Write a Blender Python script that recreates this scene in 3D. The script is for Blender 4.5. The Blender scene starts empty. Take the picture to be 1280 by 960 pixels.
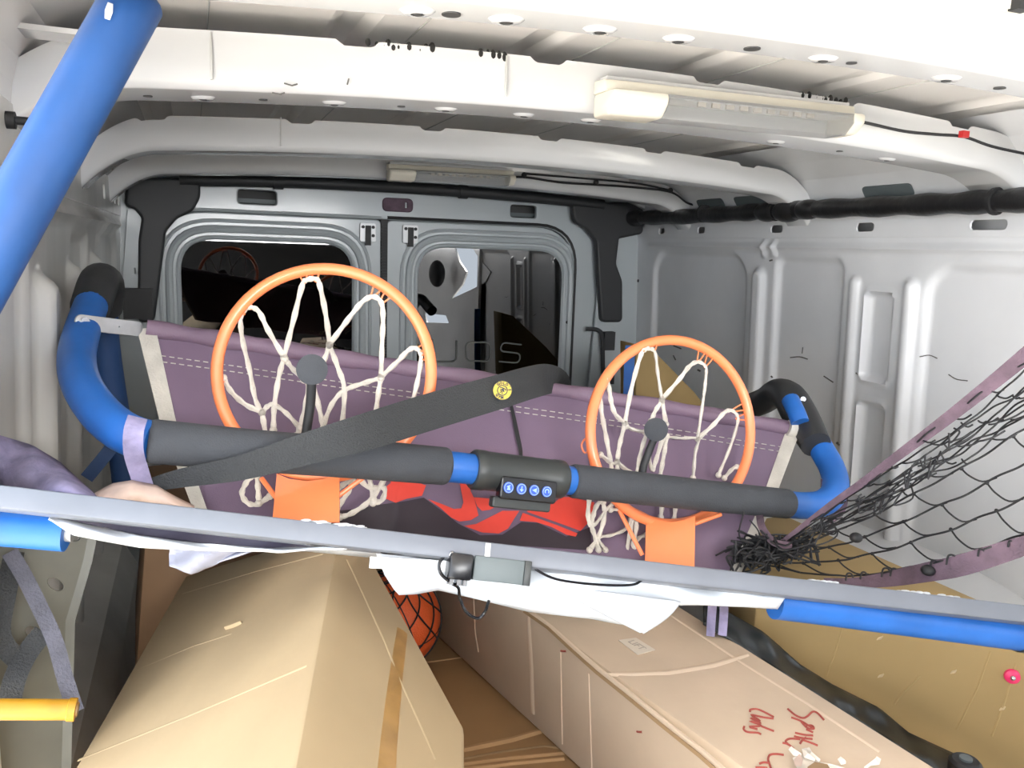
import bpy, bmesh, math, random
from mathutils import Vector, Matrix, Quaternion
random.seed(7)
PI = math.pi
SC = bpy.context.scene
COL = SC.collection

# ------------------------------------------------------------------ camera
CAM = Vector((0.0, 0.0, 1.12))
RX = Vector((0.9300, -0.3663, 0.0336)); RY = Vector((0.0293, 0.1648, 0.9860)); RF = Vector((0.3667, 0.9158, -0.1640))
RF.normalize(); RX = (RX - RF * RX.dot(RF)).normalized(); RY = RX.cross(RF).normalized()
FPX = 1000.0
cd = bpy.data.cameras.new('camera'); cd.sensor_width = 36; cd.lens = 36 * FPX / 1280; cd.clip_start = 0.02
cam = bpy.data.objects.new('camera', cd); COL.objects.link(cam)
cam.matrix_world = Matrix(((RX.x, RY.x, -RF.x, CAM.x), (RX.y, RY.y, -RF.y, CAM.y), (RX.z, RY.z, -RF.z, CAM.z), (0, 0, 0, 1)))
SC.camera = cam

# ------------------------------------------------------------------ world, sun, exposure
wd = bpy.data.worlds.new('sky'); SC.world = wd; wd.use_nodes = True
nt = wd.node_tree; bg = nt.nodes['Background']
bg.inputs[0].default_value = (0.80, 0.89, 1.0, 1); bg.inputs[1].default_value = 4.0
sd = bpy.data.lights.new('sun', 'SUN'); sd.energy = 42.0; sd.angle = 0.02; sd.color = (1, 0.95, 0.87)
so = bpy.data.objects.new('sun', sd); COL.objects.link(so)
so.rotation_euler = Vector((-0.22, 0.50, -0.84)).to_track_quat('-Z', 'Y').to_euler()
ad = bpy.data.lights.new('doorway_daylight', 'AREA'); ad.shape = 'RECTANGLE'; ad.size = 0.7; ad.size_y = 1.2
ad.energy = 34; ad.color = (1, 0.97, 0.93)
ao = bpy.data.objects.new('doorway_daylight', ad); COL.objects.link(ao); ao.location = (-2.5, -0.22, 1.15)
ao.rotation_euler = (Vector((1.6, 1.0, 0.9)) - Vector(ao.location)).to_track_quat('-Z', 'Y').to_euler()
wl_ = bpy.data.lights.new('front_fill', 'AREA'); wl_.shape = 'RECTANGLE'; wl_.size = 1.9; wl_.size_y = 0.9  # added fill lamp, shines in over the front wall; no windscreen there
wl_.energy = 150; wl_.color = (1, 0.985, 0.97)
wo = bpy.data.objects.new('front_fill', wl_); COL.objects.link(wo); wo.location = (0.55, -3.2, 1.55)
wo.rotation_euler = Vector((0.05, 1, -0.08)).to_track_quat('-Z', 'Y').to_euler()
SC.view_settings.view_transform = 'Standard'; SC.view_settings.look = 'None'
SC.view_settings.exposure = 0.42; SC.view_settings.gamma = 1.0

# ------------------------------------------------------------------ helpers
def V(*a): return Vector(a)
def ray(px, py): return RX * ((px - 640) / FPX) + RY * ((480 - py) / FPX) + RF
def at(px, py, d): return CAM + ray(px, py) * d
def onplane(px, py, p0, n):
    r = ray(px, py); return CAM + r * ((p0 - CAM).dot(n) / r.dot(n))
def onY(px, py, Y): r = ray(px, py); return CAM + r * (Y / r.y)
def onX(px, py, X): r = ray(px, py); return CAM + r * (X / r.x)
def onZ(px, py, Z): r = ray(px, py); return CAM + r * ((Z - CAM.z) / r.z)

def obj(name, mesh, mat=None, parent=None, smooth=True, angle=40):
    o = bpy.data.objects.new(name, mesh); COL.objects.link(o)
    if mat and not mesh.materials: mesh.materials.append(mat)
    if smooth:
        for p in mesh.polygons: p.use_smooth = True
        try: mesh.set_sharp_from_angle(angle=math.radians(angle))
        except Exception: pass
    if parent: o.parent = parent
    return o
def tag(o, label=None, cat=None, group=None, kind=None):
    if label: o['label'] = label
    if cat: o['category'] = cat
    if group: o['group'] = group
    if kind: o['kind'] = kind
    return o
def thing(name, label, cat, loc=(0, 0, 0), group=None):
    o = bpy.data.objects.new(name, None); COL.objects.link(o); o.empty_display_size = 0.05
    return tag(o, label, cat, group)
def struct(o): o['kind'] = 'structure'; return o

class MB:
    def __init__(s): s.v = []; s.f = []
    def add(s, v, f):
        b = len(s.v); s.v += [tuple(p) for p in v]; s.f += [tuple(b + i for i in q) for q in f]; return s
    def mesh(s, name='m'):
        m = bpy.data.meshes.new(name); m.from_pydata(s.v, [], s.f); m.update()
        bm = bmesh.new(); bm.from_mesh(m); bmesh.ops.recalc_face_normals(bm, faces=bm.faces); bm.to_mesh(m); bm.free()
        return m
    def build(s, name, mat, parent=None, smooth=True, angle=40): return obj(name, s.mesh(name), mat, parent, smooth, angle)

def spline(pts, n=6, closed=False):
    P = [Vector(p) for p in pts]; N = len(P); out = []
    rng = range(N if closed else N - 1)
    for i in rng:
        if closed: a, b, c, d = P[i - 1], P[i], P[(i + 1) % N], P[(i + 2) % N]
        else:
            b, c = P[i], P[i + 1]; a = P[i - 1] if i else b * 2 - c; d = P[i + 2] if i + 2 < N else c * 2 - b
        for k in range(n):
            t = k / n
            out.append(0.5 * ((2 * b) + (c - a) * t + (2 * a - 5 * b + 4 * c - d) * t * t + (3 * b - a - 3 * c + d) * t ** 3))
    if not closed: out.append(P[-1].copy())
    return out

def tube(pts, r, sides=12, closed=False, caps=True, squash=None, ref=None, mb=None):
    """sweep; r number or list; squash=(a,b) elliptical section with a along width"""
    mb = mb or MB(); P = [Vector(p) for p in pts]; N = len(P)
    rs = r if isinstance(r, (list, tuple)) else [r] * N
    T = []
    for i in range(N):
        if closed: t = P[(i + 1) % N] - P[i - 1]
        else: t = P[min(i + 1, N - 1)] - P[max(i - 1, 0)]
        T.append(t.normalized() if t.length > 1e-9 else Vector((0, 0, 1)))
    u = (ref if ref else (Vector((0, 0, 1)) if abs(T[0].z) < .9 else Vector((1, 0, 0))))
    vs = []; fs = []
    for i in range(N):
        u = (u - T[i] * u.dot(T[i]))
        if u.length < 1e-6: u = T[i].orthogonal()
        u.normalize(); w = T[i].cross(u)
        a, b = squash if squash else (1, 1)
        for k in range(sides):
            q = 2 * PI * k / sides
            vs.append(P[i] + u * (math.cos(q) * rs[i] * a) + w * (math.sin(q) * rs[i] * b))
    for i in range(N if closed else N - 1):
        j = (i + 1) % N
        for k in range(sides):
            l = (k + 1) % sides
            fs.append((i * sides + k, i * sides + l, j * sides + l, j * sides + k))
    if caps and not closed:
        fs.append(tuple(range(sides))[::-1]); fs.append(tuple((N - 1) * sides + k for k in range(sides)))
    return mb.add(vs, fs)

def ribbon(pts, widths, thick=0.002, wdir=None, mb=None):
    """flat strap; width lies across the tangent, roughly facing the camera unless wdir given"""
    mb = mb or MB(); P = [Vector(p) for p in pts]; N = len(P)
    ws = widths if isinstance(widths, (list, tuple)) else [widths] * N
    vs = []
    for i in range(N):
        t = (P[min(i + 1, N - 1)] - P[max(i - 1, 0)]).normalized()
        nn = (CAM - P[i]).normalized() if wdir is None else None
        w = t.cross(nn).normalized() if wdir is None else (wdir - t * wdir.dot(t)).normalized()
        n = w.cross(t).normalized()
        h = ws[i] / 2
        vs += [P[i] + w * h + n * thick / 2, P[i] - w * h + n * thick / 2, P[i] - w * h - n * thick / 2, P[i] + w * h - n * thick / 2]
    fs = []
    for i in range(N - 1):
        a = i * 4; b = a + 4
        for k in range(4): fs.append((a + k, a + (k + 1) % 4, b + (k + 1) % 4, b + k))
    fs += [(0, 1, 2, 3), tuple((N - 1) * 4 + k for k in (3, 2, 1, 0))]
    return mb.add(vs, fs)

def interp(tab, x):
    if x <= tab[0][0]: return tab[0][1]
    for (a, b), (c, d) in zip(tab, tab[1:]):
        if x <= c: return b + (d - b) * (x - a) / (c - a)
    return tab[-1][1]

def box(c, s, R=None, mb=None):
    mb = mb or MB(); c = Vector(c); hx, hy, hz = s[0] / 2, s[1] / 2, s[2] / 2; R = R or Matrix.Identity(3)
    v = [c + R @ Vector((x, y, z)) for x in (-hx, hx) for y in (-hy, hy) for z in (-hz, hz)]
    return mb.add(v, [(0, 1, 3, 2), (4, 6, 7, 5), (0, 4, 5, 1), (2, 3, 7, 6), (0, 2, 6, 4), (1, 5, 7, 3)])

def bevel_mesh(me, w, seg=2, ang=30):
    bm = bmesh.new(); bm.from_mesh(me)
    bmesh.ops.remove_doubles(bm, verts=bm.verts, dist=1e-6)
    es = [e for e in bm.edges if len(e.link_faces) == 2 and e.calc_face_angle(0) > math.radians(ang)]
    bmesh.ops.bevel(bm, geom=es, offset=w, segments=seg, affect='EDGES', profile=.5, clamp_overlap=True)
    bm.to_mesh(me); bm.free(); return me

def hull(pts, bev=0.004, seg=2):
    bm = bmesh.new()
    for p in pts: bm.verts.new(p)
    bmesh.ops.convex_hull(bm, input=bm.verts)
    bmesh.ops.dissolve_limit(bm, angle_limit=math.radians(3), verts=bm.verts, edges=bm.edges)
    bmesh.ops.recalc_face_normals(bm, faces=bm.faces)
    if bev: bmesh.ops.bevel(bm, geom=[e for e in bm.edges if e.calc_face_angle(0) > .2], offset=bev, segments=seg, affect='EDGES', profile=.5, clamp_overlap=True)
    me = bpy.data.meshes.new('hull'); bm.to_mesh(me); bm.free(); return me

def rpoly(pts, r, n=6):
    """2D polygon with rounded corners"""
    P = [Vector(p).to_2d() if len(p) > 2 else Vector(p) for p in pts]; N = len(P); out = []
    rs = r if isinstance(r, (list, tuple)) else [r] * N
    for i in range(N):
        a, b, c = P[i - 1], P[i], P[(i + 1) % N]; rr = rs[i]
        if rr <= 0: out.append(b.copy()); continue
        d1 = (a - b).normalized(); d2 = (c - b).normalized(); l = min(rr, (a - b).length * .49, (c - b).length * .49)
        s = b + d1 * l; e = b + d2 * l
        for k in range(n + 1):
            t = k / n; out.append(s * (1 - t) ** 2 + b * 2 * t * (1 - t) + e * t * t)
    return out
def rrect(x0, x1, z0, z1, r, n=6): return rpoly([(x0, z0), (x1, z0), (x1, z1), (x0, z1)], r, n)

def plate(outline, holes, thick, M, name, mat, parent=None, bevel=0.0, bres=2):
    """2D outline with holes, extruded; M maps local (u,v,depth) to world"""
    cu = bpy.data.curves.new(name, 'CURVE'); cu.dimensions = '2D'; cu.fill_mode = 'BOTH'
    cu.extrude = max(thick / 2 - bevel, 0.0001); cu.bevel_depth = bevel; cu.bevel_resolution = bres
    for poly in [outline] + list(holes):
        s = cu.splines.new('POLY'); s.points.add(len(poly) - 1); s.use_cyclic_u = True
        for p, q in zip(s.points, poly): p.co = (q[0], q[1], 0, 1)
    t = bpy.data.objects.new('t', cu); COL.objects.link(t)
    dg = bpy.context.evaluated_depsgraph_get(); me = bpy.data.meshes.new_from_object(t.evaluated_get(dg))
    bpy.data.objects.remove(t); bpy.data.curves.remove(cu)
    me.materials.clear(); me.transform(M); me.name = name
    return obj(name, me, mat, parent, True, 35)
def MXZ(Y): return Matrix(((1, 0, 0, 0), (0, 0, -1, Y), (0, 1, 0, 0), (0, 0, 0, 1)))       # (x,z) plate at Y
def MYZ(X): return Matrix(((0, 0, 1, X), (1, 0, 0, 0), (0, 1, 0, 0), (0, 0, 0, 1)))        # (y,z) plate at X
def MFR(o, u, v):
    n = u.cross(v); return Matrix(((u.x, v.x, n.x, o.x), (u.y, v.y, n.y, o.y), (u.z, v.z, n.z, o.z), (0, 0, 0, 1)))

def sphere(c, r, mb=None, nu=16, nv=10, sc=(1, 1, 1)):
    mb = mb or MB(); c = Vector(c); v = []; f = []
    for i in range(nv + 1):
        a = PI * i / nv
        for k in range(nu):
            b = 2 * PI * k / nu
            v.append(c + Vector((math.sin(a) * math.cos(b) * sc[0], math.sin(a) * math.sin(b) * sc[1], math.cos(a) * sc[2])) * r)
    for i in range(nv):
        for k in range(nu):
            f.append((i * nu + k, i * nu + (k + 1) % nu, (i + 1) * nu + (k + 1) % nu, (i + 1) * nu + k))
    return mb.add(v, f)

def disc(c, n, r, h, mb=None, sides=28):
    n = Vector(n).normalized(); return tube([Vector(c) - n * h / 2, Vector(c) + n * h / 2], r, sides, mb=mb)

# ------------------------------------------------------------------ materials
def mat(name, col, rough=.5, metal=0, var=0.0, vscale=8, bump=0, bscale=60, coat=0, spec=.5, sheen=0, col2=None, det=4, stretch=None):
    m = bpy.data.materials.new(name); m.use_nodes = True; n = m.node_tree.nodes; l = m.node_tree.links
    b = n['Principled BSDF']; b.inputs['Base Color'].default_value = (*col, 1); b.inputs['Roughness'].default_value = rough
    b.inputs['Metallic'].default_value = metal; b.inputs['Coat Weight'].default_value = coat; b.inputs['Specular IOR Level'].default_value = spec
    b.inputs['Sheen Weight'].default_value = sheen; b.inputs['Coat Roughness'].default_value = .12
    if var or col2 or bump:
        tc = n.new('ShaderNodeTexCoord'); src = tc.outputs['Object']
        if stretch:
            mp = n.new('ShaderNodeMapping'); mp.inputs['Scale'].default_value = stretch; l.new(src, mp.inputs[0]); src = mp.outputs[0]
    if var or col2:
        t = n.new('ShaderNodeTexNoise'); t.inputs['Scale'].default_value = vscale; t.inputs['Detail'].default_value = det; l.new(src, t.inputs[0])
        r = n.new('ShaderNodeValToRGB'); c2 = col2 or tuple(max(0, c * (1 - var)) for c in col)
        r.color_ramp.elements[0].position = .35; r.color_ramp.elements[1].position = .65
        r.color_ramp.elements[0].color = (*c2, 1); r.color_ramp.elements[1].color = (*col, 1)
        l.new(t.outputs[0], r.inputs[0]); l.new(r.outputs[0], b.inputs['Base Color'])
    if bump:
        t2 = n.new('ShaderNodeTexNoise'); t2.inputs['Scale'].default_value = bscale; t2.inputs['Detail'].default_value = 3; l.new(src, t2.inputs[0])
        bp = n.new('ShaderNodeBump'); bp.inputs['Strength'].default_value = bump; bp.inputs['Distance'].default_value = .004
        l.new(t2.outputs[0], bp.inputs['Height']); l.new(bp.outputs[0], b.inputs['Normal'])
    return m

M = {}
M['paint'] = mat('van_paint', (.64, .645, .65), .24, var=.06, vscale=3, coat=.7, bump=.05, bscale=5)
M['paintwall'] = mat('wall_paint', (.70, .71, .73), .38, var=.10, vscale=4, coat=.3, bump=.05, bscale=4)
M['paintroof'] = mat('roof_paint', (.83, .80, .77), .42, var=.05, vscale=5, coat=.2, bump=.05, bscale=6)
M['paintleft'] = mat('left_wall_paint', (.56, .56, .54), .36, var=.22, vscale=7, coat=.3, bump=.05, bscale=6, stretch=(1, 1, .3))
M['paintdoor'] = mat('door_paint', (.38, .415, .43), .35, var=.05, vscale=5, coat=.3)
M['cavity'] = mat('cavity_shade', (.05, .05, .05), .7)  # near-black tone puts the shade of holes and hollows into the colour
M['blackplastic'] = mat('black_plastic', (.022, .023, .025), .55, bump=.08, bscale=300)
M['rubber'] = mat('black_rubber', (.012, .012, .013), .6)
M['blackwrap'] = mat('black_wrap', (.010, .010, .011), .38, bump=.5, bscale=40)
M['floor'] = mat('floor_ply', (.46, .43, .39), .8, var=.2, vscale=10)
M['dark'] = mat('added_wall_dark', (.012, .012, .013), .8)
M['ground'] = mat('asphalt', (.56, .54, .50), .9, var=.2, vscale=3)
M['bluefoam'] = mat('blue_foam_sleeve', (.014, .125, .46), .45, var=.3, vscale=9, bump=.04, bscale=90, det=3)
M['bluepole'] = mat('shaded_blue_foam', (.010, .072, .25), .5, var=.3, vscale=9, bump=.04, bscale=90)  # same blue foam, darkened in the colour against strong sky light
M['bluedark'] = mat('blue_fabric', (.02, .07, .22), .6, var=.2)
M['greyfoam'] = mat('charcoal_foam', (.048, .052, .060), .85, var=.15, vscale=20, bump=.25, bscale=500)
M['orange'] = mat('orange_steel', (.90, .235, .085), .38, coat=.3, var=.06, vscale=20)
M['cord'] = mat('net_cord', (.63, .58, .51), .85, var=.25, vscale=40, bump=.5, bscale=350)
M['canvas'] = mat('purple_canvas', (.165, .110, .172), .62, var=.14, vscale=5, bump=.12, bscale=500, sheen=.2)
M['hem'] = mat('canvas_hem', (.21, .14, .20), .6, var=.15, vscale=9, bump=.15, bscale=400)
M['redprint'] = mat('red_print', (.72, .055, .035), .55, var=.15, vscale=10)
M['binding'] = mat('cream_binding', (.58, .55, .49), .7, var=.2, vscale=25, bump=.3, bscale=300)
M['steel'] = mat('zinc_plate', (.52, .53, .54), .38, metal=.6, var=.2, vscale=30)
M['bolt'] = mat('bolt_steel', (.6, .6, .62), .25, metal=1)
M['greybar'] = mat('grey_powdercoat', (.135, .147, .175), .4, var=.08, vscale=14, bump=.04, bscale=60)
M['webbing'] = mat('black_webbing', (.026, .028, .030), .75, bump=.6, bscale=420)
M['yellow'] = mat('yellow_print', (.60, .44, .02), .5)
M['yellowpole'] = mat('yellow_tube', (.58, .29, .015), .4, var=.4, vscale=15)
M['card'] = mat('kraft_card', (.355, .262, .15), .85, var=.10, vscale=6, bump=.10, bscale=40, stretch=(1, 1, 1))
M['cardB'] = mat('kraft_card_pinkish', (.58, .445, .32), .85, var=.16, vscale=5, bump=.12, bscale=30)
M['cardE'] = mat('kraft_card_ochre', (.33, .225, .095), .85, var=.10, vscale=5, bump=.10, bscale=25)
M['cardC'] = mat('kraft_card_brown', (.36, .205, .09), .8, var=.2, vscale=5, bump=.12, bscale=25)
M['cardD'] = mat('kraft_card_dark', (.26, .155, .085), .85, var=.15, vscale=6)
M['cardedge'] = mat('card_edge', (.27, .17, .085), .9)
M['cardpale'] = mat('card_crease', (.50, .375, .22), .85)
M['creaseA'] = mat('carton_crease_tan', (.375, .28, .162), .85)
M['creaseB'] = mat('carton_crease_pinkish', (.62, .48, .35), .85)
M['creaseC'] = mat('carton_crease_brown', (.42, .25, .12), .85)
M['creaseE'] = mat('carton_crease_ochre', (.37, .255, .11), .85)
M['tape'] = mat('brown_tape', (.33, .185, .055), .3, var=.3, vscale=30)
M['torn'] = mat('torn_paper', (.78, .70, .60), .9, var=.3, vscale=30)
M['white'] = mat('white_vinyl', (.60, .635, .68), .45, var=.06, vscale=8)
M['label'] = mat('paper_label', (.62, .54, .44), .8)
M['labelink'] = mat('label_ink', (.42, .36, .30), .8)
M['pen'] = mat('red_pen', (.30, .055, .04), .8)
M['stiffshade'] = mat('stiffener_shade', (.13, .13, .11), .5, var=.3, vscale=9)  # darker copy of the wall paint, lower-left shade put into the colour
M['greystrap'] = mat('grey_strap', (.085, .085, .11), .8, var=.3, vscale=40, bump=.4, bscale=300)
M['lavender'] = mat('lavender_fabric', (.30, .27, .43), .8, var=.45, vscale=30, bump=.3, bscale=200)
M['plumstrap'] = mat('plum_strap', (.125, .080, .108), .8, var=.35, vscale=40, bump=.4, bscale=300)
M['palecloth'] = mat('pale_cloth', (.36, .37, .46), .8, var=.3, vscale=20)
M['liningdark'] = mat('dark_lining', (.045, .04, .065), .8)
M['peach'] = mat('peach_cloth', (.62, .46, .38), .9, var=.2, vscale=30)
M['ball'] = mat('ball_rubber', (.80, .12, .025), .5, var=.2, vscale=14, bump=.4, bscale=400)
M['black'] = mat('black_cord', (.010, .010, .012), .6)
M['blackfilm'] = mat('black_film', (.010, .013, .014), .4, bump=.4, bscale=16)
M['unit'] = mat('unit_plastic', (.030, .034, .034), .42)
M['unitdark'] = mat('unit_panel', (.008, .008, .010), .25)
M['bluekey'] = mat('blue_key', (.02, .08, .55), .35)
M['keymark'] = mat('key_mark', (.35, .5, .85), .4)
M['greybox'] = mat('grey_box', (.10, .12, .125), .5)
M['cream'] = mat('lamp_cream', (.72, .68, .58), .4)
M['pink'] = mat('pink_rosette', (.75, .03, .13), .45)
M['strip'] = mat('led_strip', (.66, .66, .64), .5)
M['redwire'] = mat('red_wire', (.5, .02, .02), .5)
M['sealant'] = mat('black_sealant', (.012, .011, .010), .7)
M['scuff'] = mat('scuff', (.09, .085, .08), .7)
def glassmat(name, refl, tint, rough=.01):
    m = bpy.data.materials.new(name); m.use_nodes = True; n = m.node_tree.nodes; l = m.node_tree.links
    n.remove(n['Principled BSDF']); out = n['Material Output']
    g = n.new('ShaderNodeBsdfGlossy'); g.inputs[0].default_value = (1, 1, 1, 1); g.inputs['Roughness'].default_value = rough
    t = n.new('ShaderNodeBsdfTransparent'); t.inputs[0].default_value = (*tint, 1)
    mx = n.new('ShaderNodeMixShader'); fr = n.new('ShaderNodeFresnel'); fr.inputs[0].default_value = refl
    l.new(fr.outputs[0], mx.inputs[0]); l.new(t.outputs[0], mx.inputs[1]); l.new(g.outputs[0], mx.inputs[2]); l.new(mx.outputs[0], out.inputs[0])
    return m
M['glass'] = glassmat('tinted_glass', 2.0, (.006, .006, .007))
M['lens'] = glassmat('lamp_lens', 1.45, (.86, .87, .88), .15)
def _lens(m):
    n = m.node_tree.nodes; l = m.node_tree.links; mx = [q for q in n if q.type == 'MIX_SHADER'][0]
    d = n.new('ShaderNodeBsdfDiffuse'); d.inputs[0].default_value = (.78, .78, .76, 1); m2 = n.new('ShaderNodeMixShader'); m2.inputs[0].default_value = .22
    l.new(mx.outputs[0], m2.inputs[1]); l.new(d.outputs[0], m2.inputs[2]); l.new(m2.outputs[0], n['Material Output'].inputs[0])
_lens(M['lens'])

# ================================================================== THE VAN (setting)
XL, XR, YR, XC = -0.20, 1.60, 2.75, 0.70
YDOOR = 0.93          # rear edge of the side door opening on the left
def crown(x): return 0.036 * (1 - ((x - XC) / 0.86) ** 2)

# ground outside and van floor
struct(box((0, 1, -0.62), (24, 24, 0.1)).build('ground', M['ground'], None, False))
struct(box((XC, 0.9, -0.02), (1.9, 3.8, 0.04)).build('floor', M['floor'], None, False))

# roof skin: swaged sheet running front to back
def roof_z(x):
    z = 1.408 + crown(x) * .9
    p = (x - 0.190) % 0.287
    s = max(0, min(1, (p - .0) / .014)) * max(0, min(1, (.062 - p) / .014))
    return z + .011 * s
mb = MB(); xs = [XL - .05 + i * .006 for i in range(int(1.95 / .006) + 1)]
for a, b in ((-.9, 2.85),):
    v = [(x, a, roof_z(x)) for x in xs] + [(x, b, roof_z(x)) for x in xs]; n = len(xs)
    mb.add(v, [(i, i + 1, n + i + 1, n + i) for i in range(n - 1)])
    v = [(x, a, 1.50) for x in xs] + [(x, b, 1.50) for x in xs]
    mb.add(v, [(i, i + 1, n + i + 1, n + i) for i in range(n - 1)])
ceiling = struct(mb.build('ceiling', M['paintroof'], None, True, 25))
# thin joggle lines of the roof sheet
for k in range(7):
    x = .221 + .287 * (k - 2) + .095
    tube([(x, -.2, roof_z(x) - .001), (x, 2.6, roof_z(x) - .001)], .0012, 6, mb=(jm := MB()))
    jm.build('roof_seam', M['paintleft'], ceiling)

# roof bows
def bow(y0, y1, zb, h, name, holes=None, droop=0.0, x0=XL, x1=XR):
    """closed hat section swept along x, with crown; underside carries holes"""
    mb = MB(); N = 300; prof = [(y0, h), (y0 + .004, .012), (y0 + .012, .001), (y0 + .018, 0), (y1 - .006, 0), (y1, .008), (y1, h)]
    n = len(prof); vs = []; fs = []
    def zz(x):
        e = max(0, abs(x - XC) - .76) / .14
        return zb + crown(x) - droop * e * e
    for i in range(N + 1):
        x = x0 + (x1 - x0) * i / N
        hh = 0.0
        p = (x - 0.192) % 0.287
        notch = .008 * max(0, min(1, p / .008, (.058 - p) / .008))
        for k, (yy, q) in enumerate(prof):
            vs.append((x, yy, zz(x) + (q - notch if k in (0, n - 1) else q)))
    for i in range(N):
        for k in range(n - 1): fs.append((i * n + k, i * n + k + 1, (i + 1) * n + k + 1, (i + 1) * n + k))
    mb.add(vs, fs)
    o = struct(mb.build(name, M['paint'], None, True, 50))
    for (hx, hr, kind) in holes or []:
        yc = (y0 + .018 + y1) / 2 + .004
        if kind == 'dimple':
            d = MB(); R = hr * 2.9; a = []
            ring = 28
            for (rr, dz) in ((R, .0005), (R * .75, -.003), (hr * 1.05, -.0035)):
                for k in range(ring):
                    t = 2 * PI * k / ring; xx = hx + rr * math.cos(t); a.append((xx, yc + rr * .8 * math.sin(t), zz(xx) + dz))
            d.add(a, [(j * ring + k, j * ring + (k + 1) % ring, (j + 1) * ring + (k + 1) % ring, (j + 1) * ring + k) for j in range(2) for k in range(ring)])
            d.build('dimple', M['paint'], o)
            disc((hx, yc, zz(hx) - .0025), (0, 0, 1), hr * .8, .003).build('hole', M['cavity'], o)
        else:
            disc((hx, yc, zz(hx) - .0003), (0, 0, 1), hr, .002).build('hole', M['cavity'], o)
    return o, zz
b0, zz0 = bow(.705, .785, 1.310, .085, 'trim_1', [(.198, .006, 'dimple'), (.230, .009, 'hole'), (.285, .0065, 'dimple'), (.385, .0065, 'dimple'), (.477, .0065, 'dimple'), (.57, .009, 'hole'), (.668, .0065, 'dimple'), (.709, .006, 'hole'), (.858, .007, 'dimple'), (.95, .007, 'hole')], .03)
b1, zz1 = bow(1.165, 1.285, 1.302, .072, 'trim_2', [(-.05, .006, 'hole'), (.02, .006, 'dimple'), (.10, .006, 'hole'), (.20, .0065, 'dimple'), (.30, .006, 'hole'), (.37, .0065, 'dimple'), (.50, .0065, 'dimple'), (.62, .0065, 'dimple'), (1.0, .0065, 'dimple'), (1.15, .006, 'hole'), (1.27, .0065, 'dimple')], .05)
b2, zz2 = bow(1.80, 1.90, 1.287, .066, 'trim_3', [], .07)
b3, zz3 = bow(2.38, 2.47, 1.284, .066, 'trim_4', [], .07)
b4, zz4 = bow(2.66, 2.84, 1.315, .10, 'trim_5', [], .03)
# spot-weld step plates at the middle of each bow (overlap joint seen as an edge)
for (zz, yy, x) in ((zz1, 1.165, .03), (zz1, 1.165, .44), (zz2, 1.80, .18)):
    box((x, yy - .0006, zz(x) + .040), (.0025, .004, .058)).build('lap_joint', M['cavity'] if False else M['paintleft'], {id(zz1): b1, id(zz2): b2}[id(zz)])
q = onY(1262, 4, .70); box(q, (.05, .012, .016)).build('hook_block', M['cream'], b0); box(onY(1276, 2, .69), (.02, .014, .02)).build('hook_block', M['rubber'], b0)
for pl in ([(355, 104), (365, 107), (372, 105)], [(340, 116), (352, 118)], [(436, 98), (434, 106)], [(349, 118), (356, 116)]):
    ribbon([onY(*q_, 1.1635) for q_ in pl], .0022, .0005).build('scratch', M['scuff'], b1, False)
# sealant dabs between bows and roof
for (zz, yy, h, b, spans) in ((zz1, 1.165, .072, b1, ((.235, .33), (.40, .445), (.99, 1.09))),):
    for (a, c) in spans:
        x = a
        while x < c:
            s = random.uniform(.003, .006)
            sphere((x, yy + .002, zz(x) + h - random.uniform(.0, .006)), s, nu=8, nv=6, sc=(1, .6, 1.4)).build('sealant_dab', M['sealant'], b)
            x += random.uniform(.006, .016)

# ---- right wall: pressed sheet, built as a height field over (y,z)
def sdf(y, z, y0, y1, z0, z1, r):
    cy, cz = (y0 + y1) / 2, (z0 + z1) / 2
    qy = abs(y - cy) - (y1 - y0) / 2 + r; qz = abs(z - cz) - (z1 - z0) / 2 + r
    return math.hypot(max(qy, 0), max(qz, 0)) + min(max(qy, qz), 0) - r
def sst(d, w): t = max(0, min(1, .5 - d / w)); return t * t * (3 - 2 * t)
def hf_right(y, z):
    h = 0
    for (a, b, c, d, r) in ((2.08, 2.62, .30, 1.135, .09), (1.675, 1.935, .30, 1.125, .03), (.70, 1.405, .30, 1.115, .07)):
        h -= .014 * sst(sdf(y, z, a, b, c, d, r), .022)
    h += .016 * sst(sdf(y, z, 1.985, 2.035, .30, 1.09, .024), .02)
    h += .018 * sst(sdf(y, z, 1.430, 1.462, .30, 1.08, .015), .018)
    h += .012 * sst(sdf(y, z, 1.612, 1.64, .30, 1.08, .012), .014)
    for (c, d) in ((.825, 1.045), (.52, .76)):
        h += .006 * sst(sdf(y, z, 1.492, 1.592, c - .012, d + .012, .02), .01) - .022 * sst(sdf(y, z, 1.502, 1.582, c, d, .012), .014)
    h += .010 * sst(sdf(y, z, .8, 2.66, 1.150, 1.164, .006), .014)
    for yy in (1.94, 1.985): h += .010 * sst(sdf(y, z, yy, yy + .018, 1.13, 1.175, .006), .012)
    return h
def wallx(z): return 0.035 * (1.2 - z) / .8          # walls lean out towards the floor
def heightwall(X, sgn, fn, y0, y1, z0, z1, ny, nz, name, mat_):
    v = []; f = []
    for i in range(ny + 1):
        y = y0 + (y1 - y0) * i / ny
        for k in range(nz + 1):
            z = z0 + (z1 - z0) * k / nz
            v.append((X + sgn * (wallx(z) - fn(y, z)), y, z))
    for i in range(ny):
        for k in range(nz): f.append((i * (nz + 1) + k, (i + 1) * (nz + 1) + k, (i + 1) * (nz + 1) + k + 1, i * (nz + 1) + k + 1))
    return MB().add(v, f), None
m_, _ = heightwall(XR, 1, hf_right, .90, YR, .0, 1.19, 250, 170, 'wall_right', None)
wr = struct(m_.build('wall_right', M['paintwall'], None, True, 60))
def rw(px, py):
    X = XR
    for _ in range(4): q = onX(px, py, X); X = XR + wallx(q.z) - hf_right(q.y, q.z)
    q = onX(px, py, X); return q - V(.0012, 0, 0)
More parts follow.
